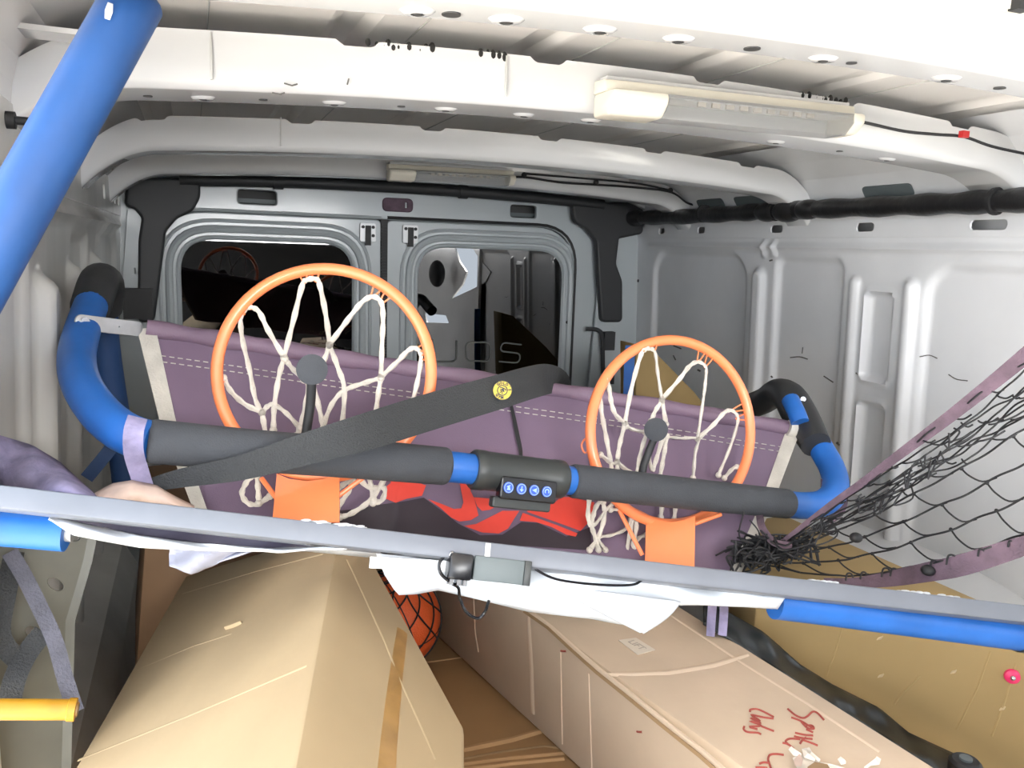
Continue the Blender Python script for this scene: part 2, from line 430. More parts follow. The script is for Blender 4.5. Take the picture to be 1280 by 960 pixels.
for pl, w in (([(988, 447), (1000, 446), (1010, 449)], .004), ([(1030, 470), (1042, 478)], .004), ([(842, 432), (852, 436)], .006), ([(842, 444), (845, 450)], .006), ([(872, 462), (876, 464)], .008), ([(962, 326), (966, 325)], .006), ([(1046, 553), (1050, 556)], .008), ([(1150, 446), (1162, 444), (1172, 448)], .003), ([(1186, 468), (1196, 474), (1210, 476)], .003), ([(1004, 434), (1003, 442)], .003), ([(964, 470), (966, 472)], .006), ([(1070, 466), (1076, 470)], .004)):
    ribbon(spline([rw(*q) for q in pl], 4), w * .8, .0006).build('scuff_mark', M['scuff'], wr, False)
for (px, py) in ((789, 351), (798, 351)): disc(rw(px, py), (1, 0, 0), .006, .002, sides=12).build('screw_hole', M['cavity'], wr)
# outer skin closes the wall
box((XR + .11, 1.85, .72), (.02, 1.9, 1.5)).build('outer_skin', M['paint'], wr, False)
def mirror_at(px, py, X):          # where the right rear window mirrors this direction on the plane x = X
    r = ray(px, py); t = X / r.x; return (2 * (YR + .004) - r.y * t, CAM.z + r.z * t)
plate([(-.9, 0), (.9, 0), (.9, 1.19), (-.9, 1.19)], [rpoly([mirror_at(*q, XR + .02) for q in ((569, 309), (592, 311), (602, 326), (614, 340), (607, 353), (590, 362), (564, 374), (579, 355), (584, 340), (575, 327))], .012, 3),
      rpoly([mirror_at(*q, XR + .02) for q in ((531, 391), (558, 394), (562, 404), (534, 403))], .01, 3)], .012, MYZ(XR + .02), 'cab_side_panel', M['paintwall'], wr, .001)
box((XR + .035, .905, .60), (.075, .03, 1.19)).build('pillar_filler', M['paintwall'], wr, False)
h_ = mirror_at(546, 342, XR - .10); sphere((XR - .10, h_[0], h_[1]), .085, sc=(.6, 1, 1.05)).build('cab_headrest', M['dark'], wr)
# slotted rail above the panels
slots = [(2.30, 2.345), (1.915, 1.97), (1.575, 1.635), (1.215, 1.305), (2.55, 2.59), (.98, 1.06)]
plate([(-.9, 1.185), (YR, 1.185), (YR, 1.262), (-.9, 1.262)], [rrect(a, b, 1.198, 1.222, .0115) for a, b in slots], .006, MYZ(XR), 'slotted_rail', M['paintwall'], wr, .001)
# cove above rail
mb = MB(); prof = [(XR, 1.258), (XR - .006, 1.275), (XR - .022, 1.30), (XR - .05, 1.335), (XR - .10, 1.375), (XR - .17, 1.41)]
for (q0, q1) in zip(prof, prof[1:]): mb.add([(q0[0], -.9, q0[1]), (q0[0], YR, q0[1]), (q1[0], YR, q1[1]), (q1[0], -.9, q1[1])], [(0, 1, 2, 3)])
mb.build('cove', M['paintwall'], wr, True, 60)
for (a, b) in ((1.12, 1.26), (1.45, 1.60), (1.95, 2.12), (2.18, 2.32)):
    u = V(0, 1, 0); v = V(-.035, 0, .050).normalized()
    c = V(XR - .0235, (a + b) / 2, 1.2935)
    plate(rrect(-(b - a) / 2, (b - a) / 2, -.017, .017, .012), [], .003, MFR(c, u, v), 'cove_pocket', M['greybox'], wr)

# wheel arch on the right
mb = MB(); prof = [(1.66, .44), (1.60, .425), (1.53, .41), (1.46, .385), (1.42, .34), (1.40, .27), (1.40, 0)]
def arch(y): return 1 - max(0, (1.28 - y) / .5) ** 2 - max(0, (y - 1.75) / .6) ** 2
ys = [.80 + .03 * i for i in range(50)]
v = []
for y in ys:
    s = max(.0, arch(y)) ** .5
    for (px, pz) in prof: v.append((px, y, pz * (.25 + .75 * s)))
n = len(prof)
f = [(i * n + k, (i + 1) * n + k, (i + 1) * n + k + 1, i * n + k + 1) for i in range(len(ys) - 1) for k in range(n - 1)]
mb.add(v, f); mb.build('wheel_arch', M['paintwall'], wr, True, 60)
# lower front right side (cab door) and unseen dark bulkhead, added to keep the left rear window dark
wf = struct(box((XC, -.92, .54), (1.9, .05, 1.16)).build('added_wall_front', M['dark'], None, False))

# ---- left wall
def hf_left(y, z):
    h = 0
    for (a, b, c, d, r) in ((2.05, 2.62, .30, 1.13, .07), (1.66, 1.92, .30, 1.12, .03), (1.05, 1.24, .30, 1.10, .03)):
        h -= .014 * sst(sdf(y, z, a, b, c, d, r), .022)
    h += .022 * sst(sdf(y, z, 1.955, 2.015, .30, 1.08, .028), .026)
    h += .026 * sst(sdf(y, z, 1.28, 1.345, .30, 1.06, .03), .03)
    h += .022 * sst(sdf(y, z, 1.60, 1.64, .30, 1.07, .018), .02)
    h -= .022 * sst(sdf(y, z, 1.42, 1.52, .78, 1.03, .012), .014)
    h += .012 * sst(sdf(y, z, .9, 2.66, 1.150, 1.166, .006), .014)
    h += .010 * sst(sdf(y, z, 2.20, 2.23, 1.10, 1.165, .006), .012)
    return h
m_, _ = heightwall(XL, -1, hf_left, YDOOR, YR, 0.0, 1.19, 200, 140, 'wall_left', None)
wl = struct(m_.build('wall_left', M['paintleft'], None, True, 60))
box((XL - .11, 1.85, .72), (.02, 1.8, 1.5)).build('outer_skin', M['cavity'], wl, False)  # skin coloured dark so the slots in front read as shaded
box((XL - .06, YDOOR - .002, .60), (.10, .012, 1.22)).build('pillar_edge', M['paintleft'], wl, False)
plate([(YDOOR, 1.185), (YR, 1.185), (YR, 1.275), (YDOOR, 1.275)], [rrect(a, a + .05, 1.212, 1.252, .012) for a in (1.40, 1.80, 2.22, 2.52, 2.64)], .005, MYZ(XL), 'slotted_rail', M['paintleft'], wl, .001)
mb = MB(); prof = [(XL, 1.272), (XL + .004, 1.30), (XL + .012, 1.33), (XL + .04, 1.375), (XL + .10, 1.41)]
for (q0, q1) in zip(prof, prof[1:]): mb.add([(q0[0], YDOOR, q0[1]), (q0[0], YR, q0[1]), (q1[0], YR, q1[1]), (q1[0], YDOOR, q1[1])], [(0, 1, 2, 3)])
mb.build('cove', M['paint'], wl, True, 60)
# bracket tab and black clip near the left end of the second bow
p = onX(85, 52, XL + .06); box((XL + .05, 1.12, 1.352), (.075, .05, .006)).build('roof_bracket', M['paint'], wl)
c = onX(12, 150, XL + .006); disc(c, (1, 0, 0), .010, .012).build('trim_clip', M['rubber'], wl)
tube([c, c + V(.022, .0, 0)], .005, 10).build('trim_clip', M['rubber'], wl)
# pressed stiffener with oval holes low on the left wall
sp0 = at(60, 740, .93); sn = V(.50, -.85, .12).normalized(); su = V(0, 0, 1).cross(sn).normalized(); sv = sn.cross(su)
def LW(px, py): q = onplane(px, py, sp0, sn) - sp0; return (q.dot(su), q.dot(sv))
hl = []
for (hx, hy) in ((90, 668), (69, 730), (41, 791)):
    hl.append([LW(hx + 11 * math.cos(t * PI / 10) - 1 * math.sin(t * PI / 10), hy + 4 * math.cos(t * PI / 10) + 8 * math.sin(t * PI / 10)) for t in range(20)])
plate([LW(*q) for q in ((-60, 640), (118, 640), (106, 700), (84, 775), (78, 990), (-60, 990))], hl, .003, MFR(sp0, su, sv), 'stiffener_panel', M['stiffshade'], wl, .0008)
ribbon([onplane(px, py, sp0 - sn * .004, sn) for px, py in ((116, 640), (104, 700), (82, 775), (76, 990))], .02, .012).build('stiffener_flange', M['stiffshade'], wl)
mb = MB(); prof2 = [(XL - .05, .42), (XL + .02, .38), (XL + .05, .32), (XL + .06, .2), (XL + .06, 0)]
for (q0, q1) in zip(prof2, prof2[1:]): mb.add([(q0[0], 1.15, q0[1]), (q0[0], 2.1, q0[1]), (q1[0], 2.1, q1[1]), (q1[0], 1.15, q1[1])], [(0, 1, 2, 3)])
mb.build('wheel_arch', M['paintleft'], wl, True, 60)

# ---- rear end: frame, two doors with dark glass
def R2(px, py, Y=YR): q = onY(px, py, Y); return (q.x, q.z)
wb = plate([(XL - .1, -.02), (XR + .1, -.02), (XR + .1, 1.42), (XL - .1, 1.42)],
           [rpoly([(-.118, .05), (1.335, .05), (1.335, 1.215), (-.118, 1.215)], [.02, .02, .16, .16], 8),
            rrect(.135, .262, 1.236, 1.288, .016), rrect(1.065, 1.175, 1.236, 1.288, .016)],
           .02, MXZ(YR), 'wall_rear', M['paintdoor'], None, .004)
struct(wb)
box((XC, YR + .10, .7), (2.1, .02, 1.6)).build('outer_skin', M['cavity'], wb, False)
for (a, b) in ((.135, .262), (1.065, 1.175)): box(((a + b) / 2, YR + .05, 1.252), (b - a + .03, .02, .014)).build('latch_rod', M['greybox'], wb)
# small slot plate with handle recess in the header
plate(rrect(.605, .705, 1.241, 1.281, .015), [rrect(.677, .690, 1.249, 1.274, .003)], .010, MXZ(YR - .013), 'slot_plate', M['plumstrap'], wb, .003)
# stacked corner post sheets left and right of the doors
plate(rpoly([R2(161, 262), R2(180, 262), R2(178, 418), R2(150, 418)], .004), [rrect(*sorted((R2(168, 334)[0], R2(171, 334)[0])), R2(168, 342)[1], R2(168, 334)[1], .002)], .012, MXZ(YR - .03), 'corner_post', M['paintdoor'], wb, .002)
plate(rpoly([(1.40, .50), (1.50, .50), (1.50, 1.20), (1.44, 1.20)], .01), [], .012, MXZ(YR - .03), 'corner_post', M['paintdoor'], wb, .002)
def door(name, x0, x1, wx0, wx1, hinge):
    rr = [.02, .02, .16, .02] if hinge > 0 else [.02, .02, .02, .16]
    win = rpoly([(wx0, .45), (wx1, .45), (wx1, 1.128), (wx0, 1.128)], [.05, .05, .11, .11], 8)
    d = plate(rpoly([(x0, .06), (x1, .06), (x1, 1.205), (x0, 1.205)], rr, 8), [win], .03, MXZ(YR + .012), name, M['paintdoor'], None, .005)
    struct(d)
    def ring(o, r, dep, mt, zsq=1):
        w = rpoly([(wx0 - o, .45 - o), (wx1 + o, .45 - o), (wx1 + o, 1.128 + o), (wx0 - o, 1.128 + o)], [.05, .05, .11 + o, .11 + o], 8)
        tube([(q[0], YR - dep, q[1]) for q in w], r, 8, closed=True).build('window_bead', mt, d)
    ring(.030, .012, .003, M['paintdoor']); ring(.056, .006, .003, M['paintdoor']); ring(.004, .006, .004, M['paintdoor'])
    p = plate([tuple(q) for q in rpoly([(wx0 - .01, .44), (wx1 + .01, .44), (wx1 + .01, 1.138), (wx0 - .01, 1.138)], [.05, .05, .115, .115], 8)], [], .004, MXZ(YR + .004), 'window_1' if hinge < 0 else 'window_2', M['glass'], d)
    return d
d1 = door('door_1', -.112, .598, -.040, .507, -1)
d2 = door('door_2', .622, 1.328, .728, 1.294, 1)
M['ghost'] = mat('glass_lettering', (.10, .105, .10), .6)
for ch, pl in (('U', [(541, 424), (541, 452), (571, 452), (571, 426)]), ('O', [(583, 428), (583, 451), (613, 452), (613, 428)]), ('S', [(652, 431), (628, 428), (625, 439), (651, 442), (649, 454), (624, 452)])):
    pts = [onY(*q, YR - .002) for q in pl]; q2 = rpoly([(p.x, p.z) for p in pts], .02, 5)
    if ch != 'O':
        q2 = [Vector((pts[0].x, pts[0].z))] + [v_ for v_ in q2 if (v_ - Vector((pts[0].x, pts[0].z))).length > .021 and (v_ - Vector((pts[-1].x, pts[-1].z))).length > .021] + [Vector((pts[-1].x, pts[-1].z))]
    tube([(v_.x, YR - .0005, v_.y) for v_ in q2], .003, 6, closed=(ch == 'O'), squash=(1, 1)).build('glass_letter', M['ghost'], d2)
# rubber edge trims round the doors
tube([(q[0], YR - .008, q[1]) for q in rpoly([(1.338, .05), (1.338, 1.218), (.62, 1.218)], [0, .16, 0], 8)], .006, 8).build('door_seal', M['rubber'], d2)
tube([(q[0], YR - .008, q[1]) for q in rpoly([(-.120, .05), (-.120, 1.218), (.60, 1.218)], [0, .16, 0], 8)], .004, 8).build('door_seal', M['paintdoor'], d1)
# ribbed seal between the doors
mb = MB(); z = .45
while z < 1.20: box((.610, YR - .012, z), (.020, .012, .006), mb=mb); z += .010
box((.610, YR - .006, .83), (.024, .006, .76), mb=mb); mb.build('centre_seal', M['rubber'], d2, False)
for xx, dd in ((.553, d1), (.700, d2)):
    plate(rrect(xx - .026, xx + .026, 1.135, 1.195, .006), [rrect(xx - .009, xx + .009, 1.128, 1.188, .002)], .008, MXZ(YR - .012), 'latch_plate', M['paint'], dd, .001)
    box((xx, YR - .016, 1.155), (.018, .016, .066)).build('latch_tongue', M['rubber'], dd)
    for (ex, ez) in ((-.017, .018), (.017, .018), (.017, -.010)): disc((xx + ex, YR - .018, 1.165 + ez), (0, 1, 0), .0055, .006, sides=12).build('screw', M['rubber'], dd)
disc((1.318, YR - .006, .86), (0, 1, 0), .007, .008).build('plug', M['rubber'], d2)
# black interior trim: header bar and two corner pieces
hb = [(-.03, 1.300), (.3, 1.313), (.7, 1.317), (1.1, 1.312), (1.42, 1.300)]
bar = struct(tube(spline([(x, YR - .05, z) for x, z in hb], 6), .019, 12).build('trim_6', M['blackplastic'], None))
for k in (.245, .86): 
    zz = interp(hb, k); tube([(k, YR - .05, zz), (k + .03, YR - .05, zz)], .023, 12).build('collar', M['blackplastic'], bar)
def C2(pts, Y): return [R2(px, py, Y) for px, py in pts]
lt = C2([(163, 226), (247, 226), (247, 246), (238, 262), (219, 270), (204, 288), (199, 330), (190, 399), (176, 400), (177, 300), (181, 272), (170, 258), (160, 256)], YR - .045)
struct(plate(rpoly(lt, .012, 4), [], .03, MXZ(YR - .045), 'trim_7', M['blackplastic'], None, .008))
box((R2(173, 379, YR - .05)[0], YR - .055, R2(173, 379, YR - .05)[1]), (.082, .05, .092)).build('corner_box', M['rubber'], wb)
rt = C2([(716, 256), (800, 256), (800, 290), (770, 296), (766, 330), (774, 352), (774, 400), (752, 400), (748, 345), (746, 300), (733, 284), (718, 275)], YR - .045)
struct(plate(rpoly(rt, .012, 4), [], .03, MXZ(YR - .045), 'trim_8', M['blackplastic'], None, .008))
mb = MB(); tube(spline([V(*R2(733, 411), 0).xzy - V(0, 0, 0) if False else onY(733, 411, YR - .04), onY(748, 413, YR - .06), onY(753, 425, YR - .06), onY(754, 480, YR - .05)], 5), .008, 8, mb=mb)
q = onY(760, 426, YR - .05); box(q, (.045, .03, .07), mb=mb); q = onY(760, 470, YR - .05); box(q, (.04, .03, .06), mb=mb)
mb.build('door_check_strap', M['blackplastic'], wb)

# ================================================================== THINGS ON THE VAN
# long black wrapped pipe along the right wall
rp = thing('wrapped_pipe', 'long black wrapped pipe running under the roof along the right wall', 'pipe')
pts = [onX(px, py, XR - .055) for px, py in ((778, 271), (830, 272), (900, 268), (960, 264), (1010, 262), (1100, 258), (1200, 254), (1300, 249), (1420, 244))]
sp = spline(pts, 8); tube(sp, [.024 + .0022 * math.sin(i * 1.3) for i in range(len(sp))], 14).build('pipe', M['blackwrap'], rp)
for (px, py, r) in ((985, 264, .034), (1010, 262, .030), (960, 265, .031), (795, 272, .034)):
    c = onX(px, py, XR - .055); sphere(c, r, sc=(1, 1.7, .9)).build('wrap_bulge', M['blackwrap'], rp)
for px in (880, 970, 1245):
    c = onX(px, interp(((778, 271), (1010, 262), (1420, 244)), px), XR - .055); tube([c - V(0, .004, 0), c + V(0, .004, 0)], .0285, 14).build('cable_tie', M['rubber'], rp)

# lamps on the bows
def lamp(label, xa, xb, ztop, y, depth, h, par):
    t = thing('batten_light', label, 'lamp')
    L = xb - xa
    def zc(x): return interp(((xa, ztop[0]), (xb, ztop[1])), x)
    def prism(x0, x1, prof, name, m, bev=.003):
        mb = MB(); n = len(prof); v = [(x0, y + a, zc(x0) + b) for a, b in prof] + [(x1, y + a, zc(x1) + b) for a, b in prof]
        mb.add(v, [tuple(range(n)), tuple(range(n, 2 * n))] + [(i, (i + 1) % n, n + (i + 1) % n, n + i) for i in range(n)])
        me = mb.mesh(name)
        if bev: bevel_mesh(me, bev)
        return obj(name, me, m, t)
    d = depth
    prism(xa, xb, [(0, 0), (-.55 * d, -.002), (-.60 * d, -.30 * h), (-.55 * d, -.36 * h), (0, -.36 * h)], 'base', M['cream'])
    prism(xa + .02 * L, xb - .0 * L, [(0, .006), (-.35 * d, .006), (-.35 * d, -.02 * h), (0, -.02 * h)], 'mounting_strip', M['paint'], .001)
    e = [(0, -.34 * h), (-.98 * d, -.34 * h), (-1.0 * d, -.62 * h), (-.72 * d, -.98 * h), (0, -1.0 * h)]
    prism(xa, xa + .20 * L, e, 'end_cap', M['cream'], .006)
    prism(xb - .055 * L, xb, [(0, -.3 * h), (-.96 * d, -.32 * h), (-.98 * d, -.6 * h), (-.7 * d, -.92 * h), (0, -.92 * h)], 'end_cap', M['cream'], .005)
    prism(xa + .20 * L, xb - .05 * L, [(0, -.36 * h), (-.94 * d, -.36 * h), (-.95 * d, -.62 * h), (-.68 * d, -.95 * h), (0, -.95 * h)], 'lens', M['lens'], 0)
    prism(xa + .20 * L, xb - .05 * L, [(-.1 * d, -.40 * h), (-.80 * d, -.40 * h), (-.80 * d, -.44 * h), (-.1 * d, -.44 * h)], 'reflector', M['strip'], 0)
    for k in range(9):
        x = xa + L * (.33 + .055 * k)
        box((x, y - .84 * d, zc(x) - .52 * h), (L * .03, .004, h * .12)).build('led', M['label'], t)
    return t
pa = onY(752, 118, 1.13); pb = onY(1062, 150, 1.13)
l1 = lamp('cream strip lamp with clear lens on the second roof rib from the front', pa.x, pb.x, (onY(755, 98, 1.13).z, onY(1060, 132, 1.13).z), 1.158, .068, .056, b1)
l2 = lamp('smaller looking cream strip lamp far back above the rear doors', onY(484, 215, 2.36).x, onY(640, 225, 2.36).x, (onY(486, 204, 2.35).z, onY(640, 213, 2.35).z), 2.375, .055, .050, b3)
wr1 = spline([at(px, py, d) for px, py, d in ((1056, 148, 1.40), (1085, 154, 1.42), (1130, 164, 1.45), (1170, 168, 1.47), (1205, 171, 1.49), (1240, 183, 1.51), (1290, 194, 1.54))], 6)
o = tube(wr1, .0028, 8).build('lamp_cable', M['black']); tag(o, 'black lamp cable sagging along the front roof rib to the right', 'cable')
c = at(1205, 168, 1.48); box(c, (.016, .01, .012)).build('cable_clip', M['redwire'], o)
wr2 = spline([onY(px, py, 2.36) for px, py in ((636, 221), (660, 222), (700, 228), (745, 231), (790, 234), (838, 240), (860, 254), (880, 258))], 6)
o = tube(wr2, .0035, 8).build('lamp_cable', M['black']); tag(o, 'black lamp cable leading right from the far rear strip lamp', 'cable')
tube(spline([onY(px, py, 2.36) for px, py in ((655, 217), (740, 224), (800, 230), (838, 238))], 5), .003, 8).build('cable_strand', M['black'], o)
for (px, py) in ((655, 219), (745, 228), (838, 238)): sphere(onY(px, py, 2.355), .009, nu=10, nv=8).build('cable_clip', M['black'], o)

# ================================================================== ARCADE BASKETBALL GEAR
def bar_d(px): return 1 / (1.064 - .345 * (px - 190) / 795)        # depth of the padded bar
def can_d(px, py): return 1 / (.6396 - .000271 * px + .000504 * py)  # depth of the canvas
def gb_d(px): return 1 / (1.2658 - .3134 * px / 1280)               # depth of the grey rail

# ---- padded tubular frame
fr = thing('padded_frame', 'padded tubular game frame of blue sleeves and long charcoal foam bar', 'frame')
axis = [(187, 551), (300, 562), (420, 571), (560, 583), (640, 592), (715, 601), (850, 616), (985, 630)]
def barp(px): return at(px, interp(axis, px), bar_d(px))
def seg(pxs, r, name, m, sides=24, rnd=.006):
    P = [barp(p) for p in pxs]; a = (P[1] - P[0]).normalized(); b = (P[-1] - P[-2]).normalized()
    P = [P[0], P[0] + a * rnd * .4] + [P[0] + a * rnd] + P[1:-1] + [P[-1] - b * rnd, P[-1] - b * rnd * .4, P[-1]]
    R = [r - rnd, r - rnd * .25, r] + [r] * (len(P) - 6) + [r, r - rnd * .25, r - rnd]
    return tube(P, R, sides).build(name, m, fr, True, 50)
seg([184, 250, 320, 400, 480, 560], .0262, 'foam_sleeve', M['greyfoam'])
seg([713, 780, 860, 940, 986], .0255, 'foam_sleeve', M['greyfoam'])
seg([550, 575, 640, 700, 722], .0215, 'blue_sleeve', M['bluefoam'])
lp = [barp(196), at(178, 549, .945), at(150, 537, .955), at(122, 512, .99), at(101, 478, 1.05), at(96, 445, 1.11), at(104, 410, 1.18), at(116, 375, 1.26)]
s_ = spline(lp, 8); tube(s_, .0245, 24).build('blue_sleeve', M['bluefoam'], fr, True, 60)
ep = [at(113, 385, 1.245), at(119, 366, 1.28), at(125, 351, 1.31), at(133, 357, 1.36), at(132, 385, 1.40)]
s_ = spline(ep, 6); tube(s_, [.030 - .004 * abs(i / len(s_) - .3) for i in range(len(s_))], 20).build('elbow', M['blackplastic'], fr, True, 60)
c = at(119, 353, 1.262); sphere(c, .0045, nu=10, nv=8).build('bolt', M['bolt'], fr)
s_ = spline([at(128, 372, 1.41), at(132, 430, 1.44), at(142, 500, 1.47), at(152, 560, 1.49), at(158, 610, 1.50)], 6)
tube(s_, .0235, 20).build('rear_post', M['bluedark'], fr)
rp_ = [barp(975), at(1005, 632, 1.405), at(1030, 628, 1.42), at(1044, 612, 1.45), at(1041, 588, 1.49), at(1027, 562, 1.53), at(1010, 535, 1.57)]
s_ = spline(rp_, 8); tube(s_, .0235, 24).build('blue_sleeve', M['bluefoam'], fr, True, 60)
ep = [at(1020, 556, 1.515), at(1008, 534, 1.56), at(996, 512, 1.60), at(986, 496, 1.63), at(972, 490, 1.68), at(957, 500, 1.74), at(940, 507, 1.80)]
s_ = spline(ep, 6); nS = len(s_); tube(s_, [.028 + .006 * math.sin(PI * min(1, i / nS * 1.6)) for i in range(nS)], 20).build('elbow', M['blackplastic'], fr, True, 60)
tube(spline([at(988, 500, 1.565), at(996, 517, 1.535), at(1000, 528, 1.525)], 4), .017, 14).build('blue_sleeve', M['bluefoam'], fr)
for (px, py, d) in ((1004, 499, 1.575), (1028, 545, 1.515)): disc(at(px, py, d), ray(px, py) * -1, .005, .012, sides=12).build('bolt', M['bolt'], fr)
# loop of lavender strap round the left bend
s_ = spline([at(172, 522, .915), at(167, 540, .90), at(167, 565, .91), at(174, 590, .93), at(181, 612, .945)], 5)
o = ribbon(s_, .021, .002).build('strap_loop', M['lavender']); tag(o, 'lavender strap looped round the left blue bend of the padded frame', 'strap')
s_ = spline([at(1026, 604, 1.47), at(1046, 606, 1.47), at(1054, 622, 1.45), at(1049, 640, 1.43), at(1035, 650, 1.42)], 6)
o = ribbon(s_, .016, .002).build('strap_loop', M['plumstrap']); tag(o, 'plum strap loop round the right blue bend beside the netting', 'strap')

# ---- score unit clamped on the bar
un = thing('score_unit', 'black score unit with four blue buttons clamped on the padded bar', 'electronics')
A = barp(590); B = barp(703); ax = (B - A).normalized(); nrm = ((CAM - (A + B) / 2) - ax * (CAM - (A + B) / 2).dot(ax)).normalized(); upv = nrm.cross(ax).normalized()
if upv.z < 0: upv = -upv
Lu = (B - A).length
ROT = Matrix((ax, nrm, upv)).transposed()
tube([A, A + ax * .003, A + ax * .018, A + ax * .020, B - ax * .020, B - ax * .018, B - ax * .003, B], [.026, .0285, .0285, .0275, .0275, .0285, .0285, .026], 28).build('housing', M['unit'], un, True, 40)
mid = (A + B) / 2
def U(a, b, c): return mid + ax * a + upv * b + nrm * c
plate(rrect(-.040, .046, -.024, .004, .003), [], .016, MFR(U(.002, -.010, .021), ax, upv), 'panel', M['unitdark'], un, .002)
plate(rrect(-.043, .046, -.037, -.0255, .002), [], .014, MFR(U(-.002, -.010, .016), ax, upv), 'panel_lip', M['unit'], un, .002)
for k in range(4):
    c = U(-.029 + .0205 * k, -.0195, .0295)
    kb = disc(c, nrm, .0078, .003, sides=20).build('button', M['bluekey'], un)
    tube([c + nrm * .0016 + (ax * math.cos(q * PI / 8) + upv * math.sin(q * PI / 8)) * .0066 for q in range(16)], .0006, 6, closed=True).build('button_ring', M['keymark'], kb)
    mb = MB(); e = nrm * .0018
    if k == 1: ribbon([c + e + upv * .004, c + e - upv * .001], .0014, .0006, ax, mb); ribbon([c + e - upv * .0005, c + e - upv * .004], [.0065, .0003], .0006, ax, mb)
    elif k == 2: ribbon([c + e + ax * .0035, c + e - ax * .0035], [.0065, .0003], .0006, upv, mb)
    elif k == 0: ribbon([c + e - upv * .0035, c + e + upv * .002], [.006, .0015], .0006, ax, mb); ribbon([c + e + upv * .001 - ax * .003, c + e + upv * .003 + ax * .002], .0014, .0006, upv, mb)
    else: ribbon([c + e + (ax * math.cos(q) + upv * math.sin(q)) * .0032 for q in [x * .5 - .6 for x in range(10)]], .0014, .0006, None, mb)
    mb.build('button_symbol', M['keymark'], kb, False)

# ---- purple canvas ramp
cv = thing('canvas_ramp', 'purple canvas ball ramp with red printed flames and cream edge binding', 'canvas')
def topline(px): return interp(((165, 408), (300, 428), (450, 452), (560, 468), (690, 487), (850, 512), (1000, 538)), px)
def botline(px): return interp(((165, 660), (500, 690), (900, 725), (1000, 735)), px)
def ledge(t): return interp(((0, 183), (.45, 210), (1, 262)), t)
def redge(t): return interp(((0, 992), (.5, 958), (1, 915)), t)
def cpoint(u, t, off=0):
    px0 = ledge(t) + (redge(t) - ledge(t)) * u
    pt, pb_ = topline(px0), botline(px0); py = pt + (pb_ - pt) * t
    d = can_d(px0, py)
    w = .012 * math.sin(9 * u + 3 * t) * math.sin(PI * t) + .006 * math.sin(23 * u - 6 * t) * (t ** 1.2) + .004 * math.sin(41 * u + 9 * t) * math.exp(-8 * t)
    w += .016 * math.exp(-((u - .46 + .12 * t) / .025) ** 2) * (.2 + .5 * t)
    return at(px0, py, d + w - off)
NU, NV = 120, 44; v = [cpoint(i / NU, k / NV) for i in range(NU + 1) for k in range(NV + 1)]
f = [(i * (NV + 1) + k, (i + 1) * (NV + 1) + k, (i + 1) * (NV + 1) + k + 1, i * (NV + 1) + k + 1) for i in range(NU) for k in range(NV)]
o = MB().add(v, f).build('canvas', M['canvas'], cv, True, 80)
md = o.modifiers.new('solid', 'SOLIDIFY'); md.thickness = .002; md.offset = 0
# rolled hem over the top rod
hp = [cpoint(i / 60, .0, .004) for i in range(61)]
tube(hp, [.014 + .0015 * math.sin(i * 1.1) for i in range(61)], 12).build('hem', M['hem'], cv)
for tt in (.125, .155):
    mb = MB()
    for i in range(0, 150):
        if i % 2 == 0: tube([cpoint(i / 150, tt, .0035), cpoint((i + 1.2) / 150, tt, .0035)], .0009, 5, mb=mb)
    tag(mb.build('stitching', M['binding'], cv, False), kind='stuff')
for uu, wdt in ((0.0, .021), (1.0, .020)):
    pts = [cpoint(uu, k / 24, .006) for k in range(25)]
    ribbon(pts, [wdt * (1.25 - .5 * k / 24) for k in range(25)], .003).build('edge_binding', M['binding'], cv)
# steel rod ends and bracket
a = at(103, 403, 1.155); b = at(170, 411, 1.235)
dr = (b - a).normalized(); nr = ((CAM - a) - dr * (CAM - a).dot(dr)).normalized(); up = nr.cross(dr)
L = (b - a).length
plate(rrect(-.011, L + .01, -.0105, .0105, .010), [[(L * .66 + .002 * math.cos(q), .002 * math.sin(q)) for q in [x * .8 for x in range(8)]]], .004, MFR(a, dr, up), 'bracket', M['steel'], cv, .001)
disc(a + nr * .004, nr, .0075, .006, sides=20).build('rivet', M['bolt'], cv)
tube([at(984, 535, 1.545), at(1002, 541, 1.55)], .0165, 16).build('rod_end', M['binding'], cv)
# red flame print lying on the cloth
def cprint(pix, name='flame_print', m=None, off=.0045):
    # subdivide the outline then triangulate and snap to the cloth
    bm = bmesh.new(); P = []
    for i in range(len(pix)):
        a, b = Vector(pix[i]), Vector(pix[(i + 1) % len(pix)]); n = max(1, int((b - a).length / 9))
        for k in range(n): P.append(a + (b - a) * k / n)
    vs = [bm.verts.new((p.x, p.y, 0)) for p in P]; bm.faces.new(vs)
    bmesh.ops.triangulate(bm, faces=bm.faces)
    for _ in range(3):
        le = [e for e in bm.edges if e.calc_length() > 11]
        if le: bmesh.ops.subdivide_edges(bm, edges=le, cuts=1); bmesh.ops.triangulate(bm, faces=bm.faces)
    for q in bm.verts:
        px, py = q.co.x, q.co.y; t = (py - topline(px)) / (botline(px) - topline(px)); u = (px - ledge(t)) / (redge(t) - ledge(t))
        q.co = cpoint(u, t, off)
    bmesh.ops.recalc_face_normals(bm, faces=bm.faces)
    me = bpy.data.meshes.new(name); bm.to_mesh(me); bm.free(); return obj(name, me, m or M['redprint'], cv)
def z3(pts): return [(450 + x * .2344, 560 + y * .2344) for x, y in pts]
M['blackprint'] = mat('black_print', (.030, .020, .028), .6)
cprint(z3([(120, 300), (250, 282), (340, 264), (430, 330), (520, 400), (640, 465), (760, 462), (860, 395), (950, 400), (1100, 472), (1230, 420), (1235, 545), (600, 505), (0, 455), (-400, 440), (-500, 425), (-250, 350), (0, 322)]), 'dark_print', M['blackprint'], .0028)
